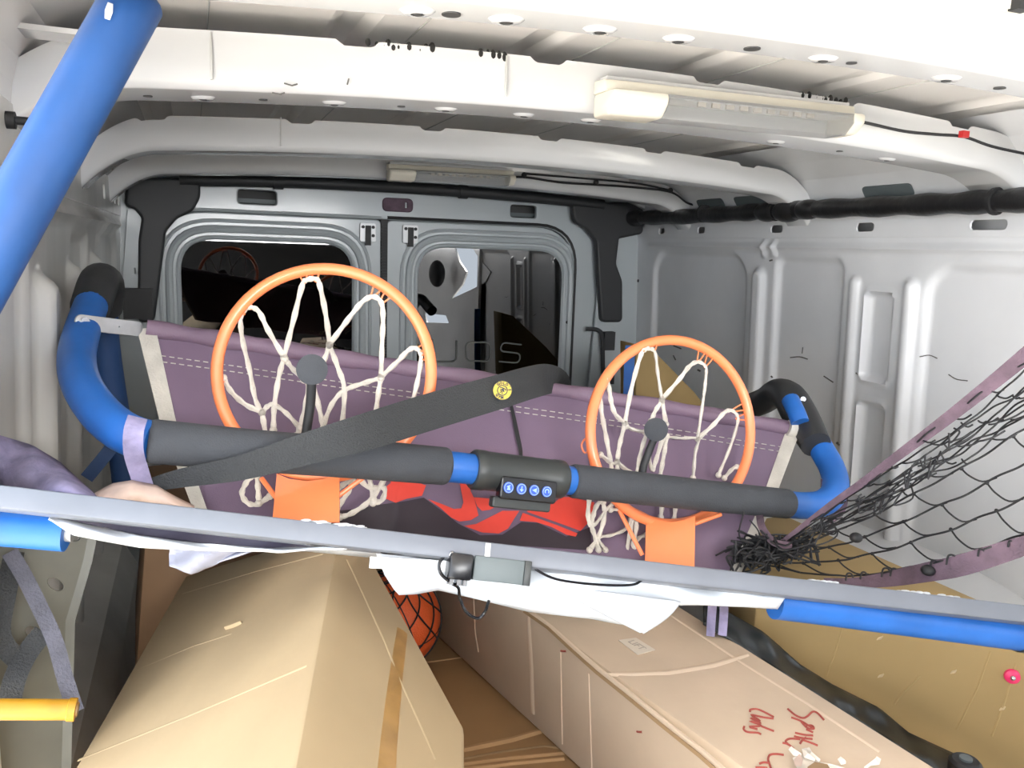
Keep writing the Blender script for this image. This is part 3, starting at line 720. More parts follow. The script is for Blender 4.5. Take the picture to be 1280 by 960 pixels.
for pl in ([(0, 150), (60, 130), (150, 150), (165, 185), (130, 215), (125, 265), (190, 292), (250, 270), (330, 255), (352, 200), (300, 180), (230, 165), (232, 120), (100, 90), (0, 110)],
           [(525, 150), (575, 150), (590, 230), (610, 270), (632, 360), (590, 385), (530, 392), (485, 370), (430, 320), (362, 272), (440, 300), (500, 325), (540, 322), (552, 290)],
           [(608, 262), (700, 270), (800, 280), (862, 296), (866, 318), (800, 305), (730, 310), (690, 330), (650, 335), (625, 310)],
           [(555, 415), (620, 405), (690, 370), (760, 335), (850, 335), (820, 380), (790, 430), (740, 456), (650, 450)],
           [(910, 308), (1000, 330), (1100, 370), (1112, 348), (960, 310), (940, 290), (1030, 300), (1070, 262), (1120, 262), (1250, 290), (1225, 390), (1175, 442), (1060, 400), (960, 365), (890, 340)],
           [(868, 345), (950, 375), (1060, 415), (1160, 455), (1150, 472), (1100, 462), (1020, 420), (940, 395), (852, 388)]):
    cprint(z3(pl))

# ---- hoops
def hoop(label, cx, cy, rx, ry, dfun, tube_r, plate_px, nets, hooks, disc_px, disc_r, arm_px, struts, dn):
    t = thing('basketball_hoop', label, 'hoop', group=None)
    ring = [at(cx + rx * math.cos(q), cy - ry * math.sin(q), dfun(math.cos(q), math.sin(q))) for q in [2 * PI * k / 72 for k in range(72)]]
    tube(ring, tube_r, 14, closed=True).build('rim', M['orange'], t)
    P = [at(*p) for p in plate_px]
    u = (P[4] - P[0]).normalized(); n = u.cross(P[5] - P[4]).normalized()
    P = [p - n * (p - P[0]).dot(n) for p in P]
    mb = MB(); N = len(P); fr_ = [p for p in P]; bk = [p - n * .004 * (1 if n.dot(CAM - P[0]) > 0 else -1) for p in P]
    mb.add(fr_ + bk, [tuple(range(N)), tuple(range(2 * N - 1, N - 1, -1))] + [(i, (i + 1) % N, N + (i + 1) % N, N + i) for i in range(N)])
    mb.build('mounting_plate', M['orange'], t, False)
    for s in struts: tube([at(*p) for p in s], .0035, 8).build('strut', M['orange'], t)
    mb = MB(); kn = []
    for s in nets:
        s = [(px, py) if math.hypot((px - cx) / rx, (py - cy) / ry) < .7 or py > cy + .75 * ry else (cx + (px - cx) * .968, cy + (py - cy) * .968) for px, py in s]
        pts = [at(px, py, dn(px, py)) for px, py in s]; sp = spline(pts, 5)
        ph = random.random() * 6
        tube(sp, [.0036 * (1 + .18 * math.sin(i * 1.7 + ph)) for i in range(len(sp))], 7, squash=(1.05, .75), ref=RX.copy(), mb=mb)
        kn += [pts[0], pts[-1]]
    for k in kn: sphere(k, .0055, mb, 8, 6)
    mb.build('net', M['cord'], t)
    for (px, py) in [(cx + (a_ - cx) * .968, cy + (b_ - cy) * .968) for a_, b_ in hooks]:
        # small wire hook: from rim towards the net
        ang = math.atan2((cy - py) / ry, (px - cx) / rx); q = at(cx + rx * math.cos(ang), cy - ry * math.sin(ang), dfun(math.cos(ang), math.sin(ang)))
        p = at(px, py, dn(px, py)); sd = (p - q).cross(RF).normalized() * .006
        tube(spline([q + sd, (p + q) / 2 + sd * .8, p + (p - q).normalized() * .003, (p + q) / 2 - sd * .8, q - sd], 4), .0013, 6).build('net_hook', M['orange'], t)
    s = thing('ball_sensor', disc_px[3], 'sensor')
    c = at(*disc_px[:3]); nn = (CAM - c).normalized()
    tube([c - nn * .006, c - nn * .005, c + nn * .001, c + nn * .002], [disc_r * .9, disc_r, disc_r, disc_r * .9], 26).build('paddle', M['greyfoam'], s, True, 50)
    sp = spline([at(*p) for p in arm_px], 5); tube(sp, .0065, 10).build('arm', M['blackplastic'], s)
    return t
def zl(pts): return [(250 + x / 4, 320 + y / 4) for x, y in pts]
def zb(pts): return [(240 + x / 4, 560 + y / 4) for x, y in pts]
def zr(pts): return [(720 + x / 5.333, 410 + y / 5.333) for x, y in pts]
def zrb(pts): return [(720 + x / 5.333, 560 + y / 5.333) for x, y in pts]
def dl(c, s): return 1.115 + .025 * c + .02 * s
def dnl(px, py):
    r = math.hypot((px - 405) / 134, (py - 466) / 130); return 1.115 + .025 * (px - 405) / 134 + .045 * max(0, 1 - r) + .012
netsL = [zl(s) for s in (
    [(420, 505), (465, 330), (505, 140), (530, 105), (580, 100), (600, 140), (630, 300), (648, 440)],
    [(420, 505), (340, 370), (285, 270), (240, 245), (205, 265), (188, 310), (200, 420), (235, 570), (265, 720), (300, 790)],
    [(648, 440), (730, 330), (810, 225), (870, 190), (915, 220), (925, 300), (910, 450), (905, 605)],
    [(905, 605), (985, 530), (1060, 465), (1100, 460), (1122, 500), (1105, 620), (1070, 760), (1040, 860)],
    [(420, 510), (395, 600), (372, 745), (358, 880)], [(425, 515), (460, 560), (520, 620)], [(648, 445), (620, 520), (570, 600)],
    [(648, 445), (690, 560), (722, 670), (708, 880)], [(905, 610), (820, 635), (722, 672), (660, 740), (615, 850), (590, 900)],
    [(905, 605), (890, 700), (880, 860)], [(100, 610), (140, 680), (210, 745), (300, 790)], [(300, 790), (318, 900)],
    [(300, 790), (340, 750), (372, 745), (430, 785), (500, 860)], [(545, 640), (525, 760), (500, 860), (480, 900)], [(565, 640), (600, 780), (622, 870), (650, 900)])]
netsL += [zb(s) for s in ([(310, 130), (270, 175), (250, 230), (280, 275), (330, 280), (390, 240)], [(325, 130), (330, 200), (335, 275)],
                          [(980, 120), (930, 210), (870, 280), (790, 330), (740, 345)], [(820, 130), (880, 195), (960, 200), (950, 260), (905, 275)],
                          [(880, 120), (895, 190), (908, 260)], [(730, 200), (790, 160), (830, 120)], [(725, 300), (780, 220), (800, 160)])]
hooksL = zl([(520, 110), (578, 104), (200, 275), (240, 246), (868, 190), (915, 222), (1105, 462), (1122, 505), (104, 620)])
h1 = hoop('larger looking orange hoop on the left, in front of the left rear window', 405, 466, 134, 130, dl, .0083,
          [(346, 592, 1.085), (362, 600, 1.085), (385, 604, 1.085), (405, 601, 1.085), (424, 590, 1.085), (424, 652, 1.05), (340, 652, 1.05)],
          netsL, hooksL, (390, 462, 1.06, 'round dark sensor paddle in the middle of the left hoop'), .0205, [(390, 468, 1.072), (388, 505, 1.085), (383, 540, 1.09), (380, 575, 1.09)],
          [[(327, 598, 1.09), (345, 622, 1.075)], [(458, 594, 1.09), (420, 622, 1.075)], [(425, 592, 1.085), (460, 592, 1.09)]], dnl)
def dr_(c, s): return 1.355 + .07 * c + .025 * s
def dnr(px, py):
    r = math.hypot((px - 838) / 100, (py - 540) / 115); return 1.355 + .07 * (px - 838) / 100 + .02 * max(0, 1 - r) + .010 + (.025 * (540 - py) / 115 if py > 540 else 0)
netsR = [zr(s) for s in (
    [(325, 635), (370, 400), (420, 180), (450, 130), (490, 120), (525, 150), (545, 300), (573, 475)],
    [(325, 635), (250, 570), (220, 480), (205, 380), (185, 330)], [(140, 400), (155, 560), (185, 720), (215, 890), (230, 980)],
    [(573, 475), (690, 340), (760, 240), (820, 210), (870, 240), (875, 300), (845, 500), (810, 740)],
    [(810, 740), (920, 640), (1000, 560), (1050, 545), (1090, 580), (1090, 640), (1040, 800), (960, 990)],
    [(325, 640), (290, 780), (262, 900)], [(335, 655), (390, 680), (460, 695)], [(573, 485), (530, 550), (500, 620)], [(573, 485), (600, 640)],
    [(605, 725), (700, 735), (810, 740), (795, 830), (780, 1000)], [(470, 700), (430, 840), (405, 980)], [(605, 720), (585, 850), (560, 990)],
    [(575, 740), (530, 890), (505, 950), (490, 850), (505, 760)], [(150, 850), (230, 910), (262, 900), (310, 940), (400, 985)], [(262, 900), (265, 980)], [(1090, 935), (1060, 945), (1000, 1010)])]
netsR += [zrb(s) for s in ([(75, 310), (80, 450), (105, 520), (160, 470), (200, 410), (260, 360)], [(190, 340), (140, 380), (115, 450), (105, 520), (130, 600), (150, 680)],
                           [(180, 360), (190, 450), (150, 590), (90, 680)], [(230, 410), (320, 412), (360, 430), (340, 530), (240, 580), (150, 600), (195, 680)],
                           [(372, 430), (365, 540), (330, 720)], [(395, 440), (400, 540), (365, 720)], [(470, 580), (420, 600), (385, 660)],
                           [(575, 370), (565, 460)], [(665, 370), (655, 480)], [(850, 400), (840, 440)], [(930, 462), (850, 545), (780, 640)])]
hooksR = zr([(445, 130), (520, 120), (820, 205), (868, 240), (1060, 545), (1090, 600), (190, 330), (148, 390), (1090, 935)])
h2 = hoop('smaller looking orange hoop on the right, in front of the right wall corner', 838, 540, 100, 115, dr_, .0088,
          [(808, 644, 1.312), (822, 652, 1.312), (838, 655, 1.312), (854, 652, 1.312), (869, 645, 1.312), (868, 715, 1.26), (806, 715, 1.26)],
          netsR, hooksR, (820, 537, 1.32, 'round dark sensor paddle in the middle of the right hoop'), .0195, [(820, 543, 1.332), (812, 562, 1.335), (804, 585, 1.33), (800, 615, 1.33)],
          [[(770, 630, 1.30), (803, 694, 1.27)], [(901, 643, 1.33), (868, 655, 1.31)], [(780, 631, 1.31), (808, 645, 1.31)]], dnr)
tag(h1, group=None); 
# orange side loop on the right rim
tube(spline([at(733, 548, 1.30), at(727, 556, 1.295), at(731, 566, 1.295), at(738, 560, 1.295)], 4, True), .0016, 6, closed=True).build('net_hook', M['orange'], h2)

# ---- black webbing band with yellow badge
bd = thing('webbing_band', 'wide black webbing band with round yellow badge slung across the padded bar', 'strap')
bp = [(185, 607, .95, 16), (230, 597, .945, 24), (300, 585, .94, 31), (380, 562, .955, 40), (450, 542, .985, 46), (540, 514, 1.08, 46), (620, 491, 1.17, 43), (660, 479, 1.25, 41), (684, 474, 1.36, 38), (698, 478, 1.48, 30), (703, 500, 1.56, 26)]
s_ = spline([at(a, b, c) for a, b, c, w in bp], 6); ws = spline([V(w * c / 1000, 0, 0) for a, b, c, w in bp], 6)
ribbon(s_, [w.x for w in ws], .0025).build('band', M['webbing'], bd)
c = at(628, 488, 1.165); nn = (CAM - c).normalized(); e1 = RX - nn * RX.dot(nn); e1.normalize(); e2 = nn.cross(e1).normalized()
e1, e2 = e1 * math.cos(-.45) + e2 * math.sin(-.45), e2 * math.cos(-.45) - e1 * math.sin(-.45)
R_ = .0142
tube([c, c + nn * .002], R_, 32).build('badge', M['yellow'], bd)
mb = MB()
for (r0, r1) in ((.0141, .0133), (.0078, .0064)):
    ring = []
    for k in range(40):
        q = 2 * PI * k / 40; ring += [c + nn * .0032 + (e1 * math.cos(q) + e2 * math.sin(q)) * r0, c + nn * .0032 + (e1 * math.cos(q) + e2 * math.sin(q)) * r1]
    mb.add(ring, [(2 * k, 2 * k + 1, (2 * k + 3) % 80, (2 * k + 2) % 80) for k in range(40)])
def text_mesh(s, size, Mx, name, m, parent, extr=.0002, off=0.0):
    cu = bpy.data.curves.new('t', 'FONT'); cu.body = s; cu.size = size; cu.extrude = extr; cu.offset = off; cu.align_x = 'CENTER'; cu.align_y = 'CENTER'; cu.resolution_u = 2
    t = bpy.data.objects.new('t', cu); COL.objects.link(t); dg = bpy.context.evaluated_depsgraph_get()
    me = bpy.data.meshes.new_from_object(t.evaluated_get(dg)); bpy.data.objects.remove(t); bpy.data.curves.remove(cu)
    me.materials.clear(); me.transform(Mx); return obj(name, me, m, parent, False)
for word, a0, sgn in (("GOLD'S", 90, -1), ('GYM', 270, 1)):
    n = len(word)
    for i, ch in enumerate(word):
        q = math.radians(a0 + sgn * (i - (n - 1) / 2) * 24); rad = e1 * math.cos(q) + e2 * math.sin(q)
        uu = (rad.cross(nn) * (-1)) * 1.0; upr = rad if sgn < 0 else -rad; xr = upr.cross(nn)
        text_mesh(ch, .0054, MFR(c + nn * .0034 + rad * .0105, xr, upr), 'badge_letter', M['unitdark'], bd, .0003, .00025)
# simple lifter figure in the centre of the badge
ribbon([c + nn * .0034 + e1 * a + e2 * b for a, b in ((-.005, .002), (-.002, .0035), (.002, .0035), (.005, .002))], .0016, .0003, None, mb)
ribbon([c + nn * .0034 + e1 * a + e2 * b for a, b in ((-.003, -.001), (0, .002), (.003, -.001))], .0022, .0003, None, mb)
ribbon([c + nn * .0034 + e1 * a + e2 * b for a, b in ((-.002, -.005), (0, -.001), (.002, -.005))], .0014, .0003, None, mb)
disc(c + nn * .0034 + e2 * .0008, nn, .0012, .0006, mb, 10)
mb.build('badge_print', M['unitdark'], bd, False)
# black cord hanging from the badge down the canvas
def cpx(px, py, off): 
    t = (py - topline(px)) / (botline(px) - topline(px)); u = (px - ledge(t)) / (redge(t) - ledge(t)); return cpoint(u, t, off)
s_ = spline([cpx(637, 497, .012), cpx(642, 520, .010), cpx(647, 545, .010), cpx(651, 565, .010), cpx(651, 585, .010)], 5)
o = ribbon(s_, [.004 + .003 * math.sin(PI * i / (len(s_) - 1)) for i in range(len(s_))], .0015).build('thin_tape', M['black']); tag(o, 'thin black tape hanging on the purple canvas below the yellow badge', 'strap')

# ---- grey steel rail in front
def gtop(px): return interp(((-200, 585), (0, 610), (600, 668), (1280, 758), (1500, 788)), px)
rail = thing('steel_rail', 'long grey painted steel rail lying across the load in front', 'rail')
RL = .032
a = at(0, 623, gb_d(0)); b = at(1270, 768, gb_d(1270)); a, b = a + (a - b) * .10, b + (b - a) * .30; dx = (b - a).normalized()
nr = ((CAM - (a + b) / 2)); nr = (nr - dx * nr.dot(dx)); nr.normalize(); up = nr.cross(dx)
if up.z < 0: up = -up
k_ = math.radians(-9); nr, up = nr * math.cos(k_) - up * math.sin(k_), up * math.cos(k_) + nr * math.sin(k_)   # roll so that the top face shows
mb = box((a + b) / 2, ((b - a).length, .028, .0225), Matrix((dx, nr, up)).transposed()); me = mb.mesh('rail_tube'); bevel_mesh(me, .003, 2)
obj('rail_tube', me, M['greybar'], rail)
def onrail(px, fu, off=.0):   # point on the rail's near face, fu from -1 bottom to 1 top
    q = at(px, interp(((0, 624), (600, 683), (1280, 771)), px), gb_d(px)); s = (q - a).dot(dx); return a + dx * s + up * (.0112 * fu) + nr * (.014 + off)
for (pa_, pb_, n) in ((378, 455, 16), (1012, 1040, 6), (1118, 1160, 8), (1170, 1200, 4)):
    for i in range(n):
        px = pa_ + (pb_ - pa_) * (i + random.random()) / n; q = onrail(px, 1, -random.uniform(.003, .012)) + up * .0008
        sphere(q, random.uniform(.002, .0045), nu=8, nv=5, sc=(1.6, 1, .3)).build('paint_chip', M['white'], rail)
q = onrail(607, 0, .0006); box(q, (.006, .001, .019), Matrix((dx, nr, up)).transposed()).build('weld_mark', M['steel'], rail)

# ---- blue tube under the rail
bt = thing('sleeved_tube', 'long blue foam sleeved tube under the grey rail, wrapped in white vinyl', 'tube')
def tb(px): return at(px, interp(((-200, 640), (40, 661), (500, 703), (985, 754), (1280, 794), (1500, 824)), px), gb_d(px) + .035)
s_ = [tb(px) for px in (-70, -20, 40, 84)]; tube(s_, .0205, 22).build('blue_sleeve', M['bluefoam'], bt)
tube([tb(84), tb(92)], .010, 14).build('pipe_end', M['steel'], bt)
tube([tb(px) + RF * .022 + RY * .006 for px in (90, 300, 600, 972)], .008, 16).build('inner_pipe', M['steel'], bt)
s_ = [tb(px) for px in (968, 1020, 1100, 1200, 1278)]; tube(s_, .0215, 22).build('blue_sleeve', M['bluefoam'], bt)
tube([tb(1272), tb(1300)], .0235, 20).build('end_collar', M['unit'], bt)
# white vinyl sheet
botpx = ((62, 650), (90, 669), (130, 677), (175, 685), (250, 689), (330, 690), (350, 692), (385, 688), (469, 689), (480, 718), (497, 744), (520, 743), (548, 738), (600, 750), (660, 765), (740, 774), (770, 780), (800, 783), (820, 770), (842, 757), (880, 757), (930, 759), (986, 763))
def toppx(px): return interp(((62, 643), (110, 655), (175, 669), (250, 679), (330, 684), (430, 683), (460, 672), (600, 690), (985, 742)), px)
NU, NV = 150, 12; v = []
for i in range(NU + 1):
    px = 62 + (972 - 62) * i / NU
    for k in range(NV + 1):
        t = k / NV; py = toppx(px) + (interp(botpx, px) - toppx(px)) * t; pxx = px + 14 * math.sin(i / NU * PI * .5) * (i / NU > .985) * (1 - t)
        d = gb_d(px) + .018 + .006 * math.sin(px * .023 + 3 * t) + .004 * math.sin(px * .06 - 5 * t) - .012 * math.sin(PI * t)
        v.append(at(pxx, py, d))
f = [(i * (NV + 1) + k, (i + 1) * (NV + 1) + k, (i + 1) * (NV + 1) + k + 1, i * (NV + 1) + k + 1) for i in range(NU) for k in range(NV)]
sh = MB().add(v, f).build('vinyl_sheet', M['white'], None, True, 80); md = sh.modifiers.new('s', 'SOLIDIFY'); md.thickness = .002
tag(sh, 'white vinyl sheet wrapped along the tube under the grey rail', 'sheet')
# folded corner flap hanging at the right
tri = []
N = 14
for i in range(N + 1):
    for k in range(N + 1):
        u, t = i / N, k / N
        p0 = Vector((690, 731)).lerp(Vector((850, 752)), u); p1 = Vector((800, 789)).lerp(Vector((803, 791)), u)
        q = p0.lerp(p1, t); d = gb_d(q.x) + .004 - .016 * math.sin(PI * u) * (1 - .6 * t) + .010 * (1 - t)
        tri.append(at(q.x + 10 * math.sin(PI * t) * (u - .3), q.y, d))
f = [(i * (N + 1) + k, (i + 1) * (N + 1) + k, (i + 1) * (N + 1) + k + 1, i * (N + 1) + k + 1) for i in range(N) for k in range(N)]
o = MB().add(tri, f).build('folded_flap', M['white'], sh, True, 80); md = o.modifiers.new('s', 'SOLIDIFY'); md.thickness = .002
# plum lining strip between rail and sheet on the left
v = []
for i in range(25):
    for k in range(5):
        px = 70 + 400 * i / 24; t = k / 4; py = interp(((70, 640), (300, 662), (470, 680)), px) * (1 - t) + (toppx(px) + 5) * t
        v.append(at(px, py, gb_d(px) + .024 + .006 * math.sin(px * .05 + 2 * t)))
f = [(i * 5 + k, (i + 1) * 5 + k, (i + 1) * 5 + k + 1, i * 5 + k + 1) for i in range(24) for k in range(4)]
MB().add(v, f).build('dark_lining', M['liningdark'], sh)
# pale crumpled cloth tongue behind
v = []
for i in range(13):
    for k in range(9):
        u, t = i / 12, k / 8; px = 212 + (315 - 212) * u; py = 684 + (interp(((0, 708), (.3, 718), (.35, 712), (1, 690)), u) - 684) * t
        v.append(at(px, py, gb_d(px) + .05 + .01 * math.sin(7 * u + 4 * t)))
f = [(i * 9 + k, (i + 1) * 9 + k, (i + 1) * 9 + k + 1, i * 9 + k + 1) for i in range(12) for k in range(8)]
o = MB().add(v, f).build('cloth_scrap', M['palecloth']); tag(o, 'pale crumpled cloth hanging under the rail above the large left carton', 'cloth')
o.modifiers.new('s', 'SOLIDIFY').thickness = .002
# grey strip seen over the sheet next to the clip
o = ribbon([at(px, interp(((465, 703), (560, 708)), px), gb_d(px) - .002) for px in (462, 500, 562)], .012, .006).build('flat_bar', M['steel']); tag(o, 'short pale grey flat bar on the white sheet left of the black clip', 'bar')

# ---- adaptor hung below the rail
ad_ = thing('power_adaptor', 'grey rectangular adaptor with black clip hung beneath the grey rail', 'adaptor')
def RB(px, py, off): return at(px, py, gb_d(px) - off)
a0 = RB(590, 709, .012); a1 = RB(652, 716, .012); ux = (a1 - a0).normalized(); n_ = (CAM - a0).normalized(); n_ = (n_ - ux * n_.dot(ux)).normalized(); uz = n_.cross(ux)
Rm = Matrix((ux, n_, uz)).transposed()
me = box((a0 + a1) / 2, ((a1 - a0).length, .022, .026), Rm).mesh('case'); bevel_mesh(me, .0015); obj('case', me, M['greybox'], ad_)
me = box(a1 + ux * .004, (.008, .023, .027), Rm).mesh('end_cap'); bevel_mesh(me, .001); obj('end_cap', me, M['unit'], ad_)
me = box(RB(574, 708, .014), (.026, .026, .028), Rm).mesh('clip'); bevel_mesh(me, .003); cl = obj('clip', me, M['unitdark'], ad_)
for e in (-.008, .0, .007): box(RB(574, 708, .014) + ux * e - uz * .016, (.004, .018, .008), Rm).build('clip_tooth', M['unitdark'], cl)
sphere(RB(565, 693, .016), .004, nu=10, nv=6).build('screw', M['bolt'], ad_)
s_ = spline([RB(557, 693, .012), RB(549, 705, .016), RB(552, 718, .018), RB(565, 729, .016), RB(573, 735, .010), RB(575, 748, 0), RB(583, 765, 0), RB(597, 773, 0), RB(606, 765, 0), RB(611, 751, -.01)], 6)
tube(s_, .0018, 8).build('cable', M['unitdark'], ad_)
s_ = spline([RB(470, 688, .004), RB(500, 692, .006), RB(530, 691, .006), RB(556, 694, .006)], 5); tube(s_, .0014, 6).build('cable', M['unitdark'], ad_)
s_ = spline([RB(370, 675, .002), RB(395, 682, .005), RB(430, 682, .005), RB(470, 687, .005), RB(485, 692, .005), RB(540, 690, .005)], 5); tube(s_, .0012, 6).build('cable', M['unitdark'], ad_)
s_ = spline([RB(664, 706, .005), RB(675, 715, .008), RB(700, 725, .008), RB(750, 731, .008), RB(790, 731, .008), RB(804, 724, .006)], 6)
o = tube(s_, .0015, 8).build('thin_wire', M['unitdark']); tag(o, 'thin dark wire sagging on the white sheet right of the adaptor', 'wire')

# ================================================================== CARTONS AND OTHER LOAD
def strip(p0, n, pix, w, m, name, parent, th=.0016):
    pts = [onplane(px, py, p0, n) + n * th * .4 for px, py in pix]
    mb = MB(); N = len(pts); ws = w if isinstance(w, (list, tuple)) else [w] * N; vs = []
    for i in range(N):
        t = (pts[min(i + 1, N - 1)] - pts[max(i - 1, 0)]).normalized(); s = t.cross(n).normalized() * ws[i] / 2
        vs += [pts[i] + s - n * th, pts[i] + s * .3 + n * th * .6, pts[i] - s * .3 + n * th * .6, pts[i] - s - n * th]
    fs = [(i * 4 + k, i * 4 + k + 1, i * 4 + 5 + k, i * 4 + 4 + k) for i in range(N - 1) for k in range(3)]
    return mb.add(vs, fs).build(name, m, parent)
# A: large pale carton lower left
ax_ = V(.236, .970, .056).normalized(); P1 = V(.063, .58, .72); lo = V(-.269, .078, -.206)
A_ = thing('carton', 'large pale tan carton tilted with ridge up, lower left under the rail', 'box')
F0 = P1 - ax_ * .16; B0 = P1 + ax_ * .47; LF = P1 - ax_ * .16 + lo; LB = P1 + ax_ * .76 + lo
RFt = at(580, 910, .84); _n = (RFt - F0).cross(B0 - F0).normalized(); RBt = onplane(452, 676, F0, _n); RFd = onplane(580, 1010, F0, _n)
pts = [F0, B0, LF, LB, RFt, RBt, RFd]
low = [V(LF.x + .02, LF.y + .05, .37), V(LB.x + .05, LB.y, .37), V(RFd.x, RFd.y + .02, .40), V(RBt.x - .02, RBt.y, .37)]
me = hull(pts + low, .004); obj('carton_body', me, M['card'], A_, True, 25)
nL = (B0 - F0).cross(LF - F0).normalized(); nL = nL if nL.dot(CAM - F0) > 0 else -nL
nRt = (RFt - F0).cross(B0 - F0).normalized(); nRt = nRt if nRt.dot(CAM - F0) > 0 else -nRt
for pix in ([(228, 742), (320, 714), (405, 692)], [(98, 950), (240, 893), (384, 832)], [(176, 835), (240, 808), (290, 792)]):
    strip(F0, nL, pix, .005, M['creaseA'], 'crease', A_, .0005)
strip(F0, nL, [(283, 786), (292, 783), (303, 779)], [.006, .008, .002], M['creaseA'], 'paper_tear', A_, .004)
pR = F0
for pix in ([(434, 700), (455, 745), (480, 800), (500, 850), (525, 905), (545, 950)],):
    strip(pR, nRt, pix, .005, M['creaseA'], 'crease', A_, .0006)
strip(pR, nRt, [(503, 788), (497, 830), (491, 880), (486, 930), (482, 980)], [.020, .022, .024, .025, .026], M['tape'], 'tape', A_, .0006)
# B: long carton in the middle right
zB = .542
BL = [onZ(660, 765, zB), onZ(930, 960, zB)]; dB = (BL[1] - BL[0]).normalized(); BR = [onZ(848, 757, zB), onZ(1170, 960, zB)]; dR = (BR[1] - BR[0]).normalized()
B_ = thing('carton', 'long pinkish tan carton with red handwriting on its lid, lower middle right', 'box')
l0 = BL[0] - dB * .42; l1 = BL[1] + dB * .25; r0 = BR[0] - dR * .35; r1 = BR[1] + dR * .25
zb0 = .356
top = [l0, l1, r1, r0]; bot = [V(p.x, p.y, zb0) for p in top]
me = hull(top + bot, .004); obj('carton_body', me, M['cardB'], B_, True, 25)
up_ = V(0, 0, 1); pB = V(0, 0, zB)
strip(pB, up_, [(662, 764), (690, 785), (720, 812), (750, 838), (785, 865), (830, 902), (880, 941), (930, 985)], .012, M['creaseB'], 'lid_edge', B_, .003)
strip(pB + V(0, 0, .0), up_, [(655, 764), (685, 785), (715, 813), (745, 840), (780, 868), (825, 905), (875, 945), (925, 990)], .004, M['cardedge'], 'lid_gap', B_, .0025)
strip(pB, up_, [(755, 843), (790, 843), (835, 841), (890, 832), (935, 819)], [.004, .012, .016, .016, .008], M['creaseB'], 'crease', B_, .002)
strip(pB, up_, [(828, 762), (870, 790), (930, 830), (1010, 880), (1100, 940)], .008, M['creaseB'], 'crease', B_, .001)
sideN = dB.cross(V(0, 0, 1)); sideN = sideN if sideN.dot(CAM - BL[0]) > 0 else -sideN; sideN.normalize()
for pix, w, m in (([(660, 768), (664, 830), (666, 892)], .016, 'creaseB'), ([(592, 748), (594, 790), (598, 815)], .006, 'creaseB'), ([(701, 815), (702, 870), (703, 930)], .003, 'creaseB'), ([(736, 842), (738, 900), (740, 960)], .003, 'creaseB')):
    strip(BL[0], sideN, pix, w, M[m], 'side_crease', B_, .0012)
for (x, y) in ((704, 814), (799, 915)): strip(BL[0], sideN, [(x - 3, y - .5), (x, y), (x + 4, y)], .004, M['pen'], 'staple', B_, .001)
# label and handwriting
c4 = [onZ(px, py, zB + .0012) for px, py in ((773, 800), (795, 797), (819, 812), (797, 818))]
lb = MB().add(c4 + [q - V(0, 0, .001) for q in c4], [(0, 1, 2, 3), (7, 6, 5, 4), (0, 1, 5, 4), (1, 2, 6, 5), (2, 3, 7, 6), (3, 0, 4, 7)]).build('paper_label', M['label'], B_, False)
uL = (c4[2] - c4[1]).normalized(); vL = V(0, 0, 1).cross(uL); cc = sum(c4, V(0, 0, 0)) / 4
text_mesh('LIFT', .017, MFR(cc + V(0, 0, .0006), uL, vL), 'label_text', M['labelink'], lb, .0002)
def zh(pts): return [(900 + x * .15625, 860 + y * .15625) for x, y in pts]
strokes = [[(540, 165), (600, 215), (660, 240), (700, 225), (740, 190), (780, 200), (832, 255)],
           [(570, 235), (650, 265), (740, 320)], [(650, 270), (700, 320), (750, 325), (735, 300), (690, 300)],
           [(690, 330), (745, 355)], [(600, 358), (680, 375), (745, 380)], [(592, 385), (660, 400), (740, 408)], [(660, 415), (720, 435), (782, 460)], [(640, 445), (665, 410), (690, 395)],
           [(500, 438), (545, 450), (590, 485)], [(545, 450), (525, 425), (560, 405), (640, 410)],
           [(430, 232), (370, 200), (300, 170), (245, 172), (240, 190)], [(428, 245), (350, 235), (250, 215), (320, 262), (245, 240), (325, 280), (240, 265), (330, 300), (235, 310), (300, 330)],
           [(330, 305), (380, 325), (432, 345)], [(195, 305), (190, 330), (220, 352), (300, 358), (328, 370)],
           [(510, 535), (450, 528), (400, 535), (385, 570), (400, 620), (410, 650)], [(400, 600), (350, 595), (315, 605)], [(380, 640), (340, 635), (285, 635)]]
mb = MB()
for s in strokes:
    pts = [onZ(px, py, zB + .0010) for px, py in zh(s)]; sp = spline(pts, 4)
    ribbon(sp, .0024, .0008, mb=mb)
mb.build('handwriting', M['pen'], B_, False)
# torn patch in the lid
tp = zh([(580, 560), (640, 520), (660, 580), (680, 500), (720, 560), (800, 590), (900, 610), (1000, 640), (1000, 720), (650, 720)])
pts = [onZ(px, py, zB + .003 + random.uniform(0, .006)) for px, py in tp]; cc = sum(pts, V(0, 0, 0)) / len(pts)
MB().add(pts + [cc], [(i, (i + 1) % len(pts), len(pts)) for i in range(len(pts))]).build('torn_paper', M['torn'], B_, False)
pts = [onZ(px, py, zB + .011) for px, py in zh([(700, 630), (760, 590), (860, 610), (900, 680), (700, 700)])]
MB().add(pts, [tuple(range(len(pts)))]).build('torn_hole', M['cardedge'], B_, False)
for s in ([(560, 480), (600, 520), (650, 535)], [(670, 485), (690, 540), (760, 575)], [(700, 480), (720, 530), (800, 580)], [(955, 560), (980, 590), (1005, 595)], [(1270, 560), (1255, 590), (1200, 610), (1160, 640)]):
    ribbon([onZ(px, py, zB + .010) for px, py in zh(s)], [.005, .007, .003, .003][:len(s)], .001).build('torn_shred', M['torn'], B_, False)
pts = [onZ(px, py, zB + .013) for px, py in zh([(590, 575), (635, 525), (665, 570), (650, 630), (600, 620)])]
MB().add(pts, [tuple(range(5))]).build('torn_shred', M['peach'], B_, False)
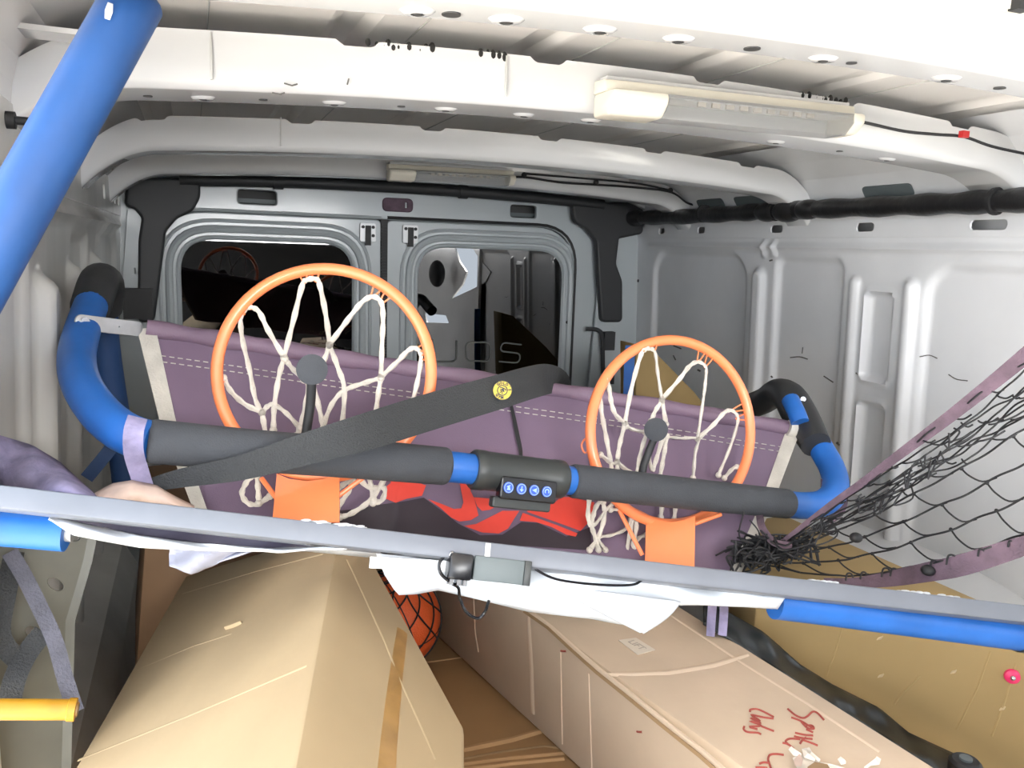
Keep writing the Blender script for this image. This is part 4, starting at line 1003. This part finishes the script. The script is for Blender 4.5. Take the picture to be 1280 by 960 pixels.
# C: low brown carton both others stand on
C_ = thing('carton', 'low wide brown carton lying flat beneath the other cartons', 'box')
me = hull([V(x, y, z) for x in (-.06, .815) for y in (.50, 1.85) for z in (0, .352)], .004); obj('carton_body', me, M['cardC'], C_, True, 25)
pC = V(0, 0, .353)
strip(pC, up_, [(530, 828), (560, 824), (600, 818)], .005, M['creaseC'], 'seam', C_, .001)
strip(pC, up_, [(575, 938), (600, 932), (640, 924), (660, 918), (690, 910)], [.012, .016, .014, .014, .01], M['creaseC'], 'flap_fold', C_, .003)
strip(pC, up_, [(580, 948), (620, 940), (680, 932), (705, 935)], .006, M['cardedge'], 'flap_gap', C_, .001)
for y0 in (955, 962): strip(pC, up_, [(575, y0), (640, y0 - 8), (705, y0 - 14)], .008, M['creaseC'], 'flute_ridge', C_, .002)
# D: dark brown carton standing behind left
D_ = thing('carton', 'brown carton standing in shade beside the left wall', 'box')
me = hull([V(-.115, 1.43, .353), V(.20, 1.49, .353), V(-.135, 1.78, .353), V(.19, 1.83, .353), V(-.085, 1.43, .66), V(.20, 1.49, .66), V(-.10, 1.75, .66), V(.19, 1.8, .66)], .004)
obj('carton_body', me, M['cardD'], D_, True, 25)
# E: ochre carton right
E_ = thing('carton', 'ochre carton with pink rosette sticker at the right edge', 'box')
e0 = at(935, 740, 1.42); e1_ = at(1330, 835, 1.19); zt = .565
e0 = onZ(945, 752, .56); e1_ = onZ(1340, 822, .56)
dE = (e1_ - e0).normalized(); nE = V(dE.y, -dE.x, 0).normalized()
nE = nE if nE.dot(CAM - e0) > 0 else -nE
f0 = e0; f1 = e1_; bk0 = V(1.05, 1.36, .56); bk1 = V(1.21, 1.36, .56); bk2 = V(1.235, .80, .56)
lean = -nE * .02
pts = [f0, f1, bk0, bk1, V(max(f1.x, bk2.x), .80, .56)]
me = hull(pts + [V(p.x, p.y, .0) + (-lean) for p in (f0, f1)] + [V(p.x, p.y, .0) for p in (bk0, bk1, pts[4])], .004); obj('carton_body', me, M['cardE'], E_, True, 25)
nF = (f1 - f0).cross(V(f0.x, f0.y, 0) - lean - f0).normalized(); nF = nF if nF.dot(CAM - f0) > 0 else -nF
for pix in ([(1054, 780), (1045, 812), (1033, 845)], [(1238, 815), (1222, 860), (1196, 912)], [(1270, 830), (1255, 880), (1240, 920)], [(1150, 845), (1130, 865), (1118, 880)]):
    strip(f0, nF, pix, .004, M['creaseE'], 'crease', E_, .0008)
for (x, y) in ((1100, 798), (1101, 845), (1192, 840), (1253, 886)):
    q = onplane(x, y, f0, nF); strip(f0, nF, [(x - 4, y + 2), (x, y), (x + 4, y - 3)], [.002, .007, .002], M['cardpale'], 'surface_scuff', E_, .001)
q = onplane(1265, 845, f0, nF); rs = thing('rosette', 'small pink plastic rosette stuck on the ochre carton', 'badge')
tube([q, q + nF * .004, q + nF * .007], [.0112, .0105, .006], 24).build('rim', M['pink'], rs); sphere(q + nF * .007, .004, nu=12, nv=8).build('centre', M['bolt'], rs)
# carton behind the right hoop, leaning in the rear right corner
G_ = thing('carton', 'ochre carton leaning in the far right corner seen through the right hoop', 'box')
g = [onX(px, py, 1.50) for px, py in ((800, 428), (812, 440), (880, 505), (905, 545))]
Yg = 2.12
gp = [onY(px, py, Yg) for px, py in ((795, 430), (815, 436), (868, 490), (893, 522), (893, 640), (795, 640))]
me = hull([p for p in gp] + [p + V(.0, .10, 0) for p in gp], .003); obj('carton_body', me, M['cardE'], G_, True, 25)
bb = thing('blue_bag', 'strip of bright blue sheeting standing beside the far corner carton', 'bag')
ribbon(spline([onY(788, 432, 2.06), onY(786, 470, 2.06), onY(784, 560, 2.06), onY(784, 700, 2.06), V(onY(784, 700, 2.06).x, 2.06, .0)], 4), .03, .01).build('sheeting', M['bluefoam'], bb)

# ---- black film strip between cartons B and E
fl = []
edgeT = ((880, 748), (955, 790), (1000, 830), (1040, 855), (1100, 885), (1135, 915), (1200, 945), (1280, 985), (1360, 1020))
edgeB = ((880, 779), (1170, 962), (1360, 1082))
NU, NV = 60, 10
for i in range(NU + 1):
    px = 880 + 480 * i / NU
    for k in range(NV + 1):
        t = k / NV; py = interp(edgeT, px) * (1 - t) + interp(edgeB, px) * t
        z = .47 - .10 * t + .012 * math.sin(px * .05 + 5 * t) + .008 * math.sin(px * .13 - 3 * t) - .03 * math.exp(-((px - 960) / 60) ** 2)
        q_ = onplane(px, py, f0, nF); q_ = CAM + (q_ - CAM) * (.972 - .06 * t + (z - .47 + .10 * t) * .5); fl.append(q_)
f = [(i * (NV + 1) + k, (i + 1) * (NV + 1) + k, (i + 1) * (NV + 1) + k + 1, i * (NV + 1) + k + 1) for i in range(NU) for k in range(NV)]
o = MB().add(fl, f).build('plastic_film', M['blackfilm'], None, True, 80); tag(o, 'crumpled black plastic film stuffed between the two right hand cartons', 'sheet'); o.modifiers.new('s', 'SOLIDIFY').thickness = .003
w_ = thing('small_wheel', 'small black castor wheel at the bottom right beside the film', 'wheel')
c = onZ(1206, 958, .47); tube([c + V(0, 0, -.01), c + V(0, 0, .006), c + V(0, 0, .010)], [.020, .020, .016], 22).build('tyre', M['rubber'], w_)
tube([c + V(0, 0, .0), c + V(0, 0, .013)], .008, 16).build('hub', M['greybox'], w_)
for (a, b, dx_) in ((892, 765, 0), (903, 764, 4)):
    o = ribbon(spline([at(a, b - 18, 1.06), at(a - 2 + dx_, b - 2, 1.13), at(a - 4 + dx_, b + 30, 1.15)], 4), .012, .002).build('strap_tail', M['lavender'])
    tag(o, 'lavender strap tail hanging behind the long carton, %s of two' % ('left' if dx_ == 0 else 'right'), 'strap')

# ---- basketball in its carrying net
bc = V(.323, 1.36, .3535 + .0895); br = .0885
bl = thing('basketball', 'orange mini basketball in black carry net behind the left carton', 'ball')
mb = sphere(bc, br, nu=40, nv=26); mb.build('ball_skin', M['ball'], bl)
mb = MB()
for (n0, off) in ((V(1, .2, .3), 0), (V(-.2, 1, .2), 0), (V(0, -.2, 1), 0)):
    n0.normalize(); e = n0.orthogonal().normalized(); g_ = n0.cross(e)
    tube([bc + (e * math.cos(q) + g_ * math.sin(q)) * (br + .0001) for q in [2 * PI * k / 48 for k in range(48)]], .0012, 6, closed=True, mb=mb)
mb.build('seam', M['black'], bl)
mb = MB(); ax0 = V(.2, -.3, 1).normalized(); e = ax0.orthogonal().normalized(); g_ = ax0.cross(e)
for k in range(9):
    for s in (1, -1):
        pts = []
        for i in range(30):
            th = .15 + (PI - .3) * i / 29; ph = 2 * PI * k / 9 + s * th * .9
            pts.append(bc + ((e * math.cos(ph) + g_ * math.sin(ph)) * math.sin(th) + ax0 * math.cos(th)) * (br + .002))
        tube(pts, .0016, 5, mb=mb)
mb.build('carry_net', M['black'], bl)

# ---- black goal netting on the right
gn = thing('goal_net', 'black knotted goal netting with plum edge tapes hung at the right', 'net')
def nd(px): return interp(((900, 1.36), (960, 1.32), (1060, 1.22), (1160, 1.12), (1300, 1.02), (1400, .98)), px)
def ntop(px): return interp(((955, 694), (1000, 660), (1050, 622), (1100, 588), (1150, 548), (1200, 512), (1290, 438), (1400, 350)), px)
def nbot(px): return interp(((955, 706), (1000, 718), (1060, 726), (1120, 720), (1200, 704), (1290, 676), (1400, 630)), px)
def npt(u, v, j=0):
    px = 955 + 345 * u; a_, b_ = ntop(px), nbot(px); py = a_ + (b_ - a_) * v
    return at(px, py, nd(px) + .02 * math.sin(PI * v) + j)
mb = MB()
rows = [.02, .09, .16, .20, .23, .26, .29, .33, .39, .57, .76, .955]
cols = 22
def cu(c): return (c / cols) ** .85
for r, v0 in enumerate(rows):
    pts = []
    for c in range(0, cols * 2 + 1):
        u = cu(c / 2); wob = (.030 * math.sin(c * (.22 + .045 * r) + r * 2.1) + .006 * math.sin(c * 1.3 + r) if r < 8 else .007 * math.sin(c * .9 + r * 2.1))
        pts.append(npt(u * 1.3, max(.0, min(1, v0 + wob)), .008 * math.sin(c + r)))
    tube(spline(pts, 3), .0013 if r < 8 else .0015, 5, mb=mb)
for r in range(len(rows) - 1):
    v0, v1 = rows[r], rows[r + 1]; big = r >= 8; du = .155 if big else .11
    c = 0; u0 = (.03 + .07 * (r % 2)) if big else random.uniform(0, .1)
    while u0 < 1.15:
        ln = (.10 + .04 * u0) if big else random.uniform(.02, .10)
        u1 = u0 + ln
        pts = [npt(u0, v0), npt(u0 + ln * .22, v0 + (v1 - v0) * .42, -.006), npt(u0 + ln * .60, v0 + (v1 - v0) * .88, -.004), npt(u1, v1)]
        tube(spline(pts, 4), .0013, 5, mb=mb)
        if big: sphere(npt(u0, v0), .0028, mb, 7, 5)
        u0 += du * (.75 + .5 * u0) * random.uniform(.9, 1.1)
# loose loops
for k in range(22):
    u = random.random() ** 1.1 * .72; v0 = random.choice((.12, .2, .25, .3)) + random.uniform(-.04, .04); s = random.uniform(.012, .03)
    p = npt(u, v0, -.008); q = [p, p + RX * s * random.uniform(-.6, .9) - RY * s * random.uniform(.4, 1), p + RX * s * random.uniform(.1, 1.1) - RY * s * random.uniform(-.4, .5), p + RX * s * .5 + RY * s * .5]
    tube(spline(q, 5), .0013, 5, mb=mb)
for px in (1062, 1080, 1108, 1118, 1168, 1190, 1227, 1264):
    y_ = nbot(px) - 2; s = random.uniform(4, 8)
    tube(spline([at(px - s, y_ + 2, nd(px) - .006), at(px - s * .6, y_ - s * 1.3, nd(px) - .006), at(px + s * .5, y_ - s * 1.2, nd(px) - .006), at(px + s, y_ + 2, nd(px) - .006)], 5), .0014, 5, mb=mb)
mb.build('netting', M['black'], gn)
s_ = spline([at(px, ntop(px), nd(px) - .004) for px in (968, 1000, 1040, 1080, 1130, 1180, 1240, 1300, 1390)], 5); nS = len(s_)
ribbon(s_, [.006 + .018 * (i / nS) ** 1.2 for i in range(nS)], .002).build('edge_tape', M['plumstrap'], gn)
s_ = spline([at(px, nbot(px) + 3, nd(px) - .004) for px in (1030, 1070, 1110, 1160, 1200, 1250, 1300, 1390)], 5); nS = len(s_)
ribbon(s_, [.006 + .022 * math.sin(PI * .75 * min(1, i / nS * 1.2)) for i in range(nS)], .002).build('edge_tape', M['plumstrap'], gn)
for (px, py) in ((1070, 672), (1160, 713)): sphere(at(px, py, nd(px) - .01), .0095, nu=14, nv=10, sc=(1, 1, .8)).build('net_bobble', M['rubber'], gn)
# tangled heap at its root
mb = MB()
for k in range(70):
    px = random.gauss(965, 22); py = 690 + (965 - px) * .18 + random.gauss(0, 8); py = min(py, 706); px = max(px, 918); d = 1.30 + random.uniform(-.02, .04)
    p = at(px, py, d); s = random.uniform(.015, .035)
    q = [p + V(random.uniform(-1, 1), random.uniform(-.6, .6), random.uniform(-.5, .6)) * s for _ in range(7)]
    tube(spline(q, 6), .0017, 5, mb=mb)
tag(mb.build('tangle', M['black'], gn), kind='stuff')
tube(spline([at(930, 698, 1.33), at(960, 690, 1.33), at(995, 680, 1.33)], 4), [.012] * 3 + [.018] * 3 + [.014] * 3, 10).build('net_bundle', M['blackwrap'], gn)
s_ = spline([at(949, 640, 1.36), at(953, 660, 1.31), at(968, 678, 1.29), at(990, 682, 1.28)], 5); o = ribbon(s_, .012, .002).build('strap_tail', M['plumstrap']); tag(o, 'plum strap dropping from the charcoal bar into the net heap', 'strap')
for s in ([(937, 650), (948, 664), (950, 680), (948, 690)], [(930, 640), (924, 668), (935, 690)]):
    tube(spline([at(px, py, 1.30) for px, py in s], 4), .0013, 5).build('loose_cord', M['black'], gn)

# ---- things at the left
pole = thing('sleeved_pole', 'long blue foam sleeved pole leaning in the doorway at top left', 'pole')
ptop = at(171, -6, .70); plow = at(-60, 410, .64); dp = (plow - ptop).normalized(); tl = (ptop.z + .55) / -dp.z
tube([ptop, ptop + dp * .004, ptop + dp * .5, ptop + dp * 1.1], [.022, .0245, .0245, .0245], 26).build('blue_sleeve', M['bluepole'], pole, True, 50)
ribbon([at(138, 4, .668), at(136, 14, .667), at(134, 24, .667)], [.004, .006, .004], .0008).build('paint_wear', M['steel'], pole)
tube([ptop + dp * 1.08, ptop + dp * (tl - .02)], .016, 16).build('pipe', M['steel'], pole)
tube([ptop - dp * .01, ptop + dp * .01], .016, 16).build('pipe_end', M['steel'], pole)
yp = thing('yellow_tube', 'short yellow tube end poking in at the lower left', 'tube')
y0 = at(-160, 886, .78); y1 = at(95, 887, .84)
tube([y0, y1 - (y1 - y0).normalized() * .008, y1 - (y1 - y0).normalized() * .007, y1], [.0105, .0105, .0118, .0118], 20).build('tube_sleeve', M['yellowpole'], yp)
tube([y1, y1 + (y1 - y0).normalized() * .002], .0075, 16).build('tube_mouth', M['tape'], yp)
# lavender cloth lump behind rail at left
v = []
for i in range(25):
    for k in range(11):
        u, t = i / 24, k / 10; px = -40 + 165 * u
        top_ = interp(((-40, 530), (0, 544), (40, 556), (75, 577), (100, 600), (125, 622)), px); py = top_ + (632 - top_) * t
        v.append(at(px, py, .93 + .05 * math.sin(3 * u + 2 * t) - .05 * math.sin(PI * t) + .008 * math.sin(19 * u + 7 * t)))
f = [(i * 11 + k, (i + 1) * 11 + k, (i + 1) * 11 + k + 1, i * 11 + k + 1) for i in range(24) for k in range(10)]
o = MB().add(v, f).build('bunched_cloth', M['lavender'], None, True, 80); tag(o, 'bunched lavender cloth behind the grey rail at far left', 'cloth'); o.modifiers.new('s', 'SOLIDIFY').thickness = .003
v = []
for i in range(17):
    for k in range(9):
        u, t = i / 16, k / 8; px = 118 + 125 * u
        top_ = interp(((118, 616), (140, 604), (165, 600), (195, 606), (215, 618), (243, 632)), px); py = top_ + (642 - top_) * t
        v.append(at(px, py, .93 - .03 * math.sin(PI * t) + .006 * math.sin(15 * u)))
f = [(i * 9 + k, (i + 1) * 9 + k, (i + 1) * 9 + k + 1, i * 9 + k + 1) for i in range(16) for k in range(8)]
o = MB().add(v, f).build('peach_cloth', M['peach'], None, True, 80); tag(o, 'crumpled peach cloth peeping over the grey rail left of the hoops', 'cloth'); o.modifiers.new('s', 'SOLIDIFY').thickness = .003
o = ribbon(spline([at(156, 535, 1.42), at(135, 565, 1.40), at(108, 598, 1.38)], 4), .022, .003).build('blue_strap', M['bluedark']); tag(o, 'dark blue strap slanting down beside the left wall behind the frame', 'strap')
# dark straps low at left
for pix, w, lab in (([(12, 690, .88), (30, 720, .88), (50, 760, .88), (68, 800, .88), (82, 850, .88), (95, 890, .87)], .016, 'grey violet strap hanging down to the yellow tube'),
                    ([(55, 790, .89), (35, 815, .88), (18, 850, .86), (8, 900, .85)], .022, 'black strap curling behind the yellow tube at lower left'),
                    ([(18, 690, .90), (8, 740, .88), (0, 790, .87), (12, 815, .87), (30, 830, .88)], .02, 'black strap hanging at the very left below the blue sleeve')):
    o = ribbon(spline([at(*p) for p in pix], 5), w, .002).build('webbing_strap', M['greystrap'] if 'violet' in lab else M['webbing']); tag(o, lab, 'strap')
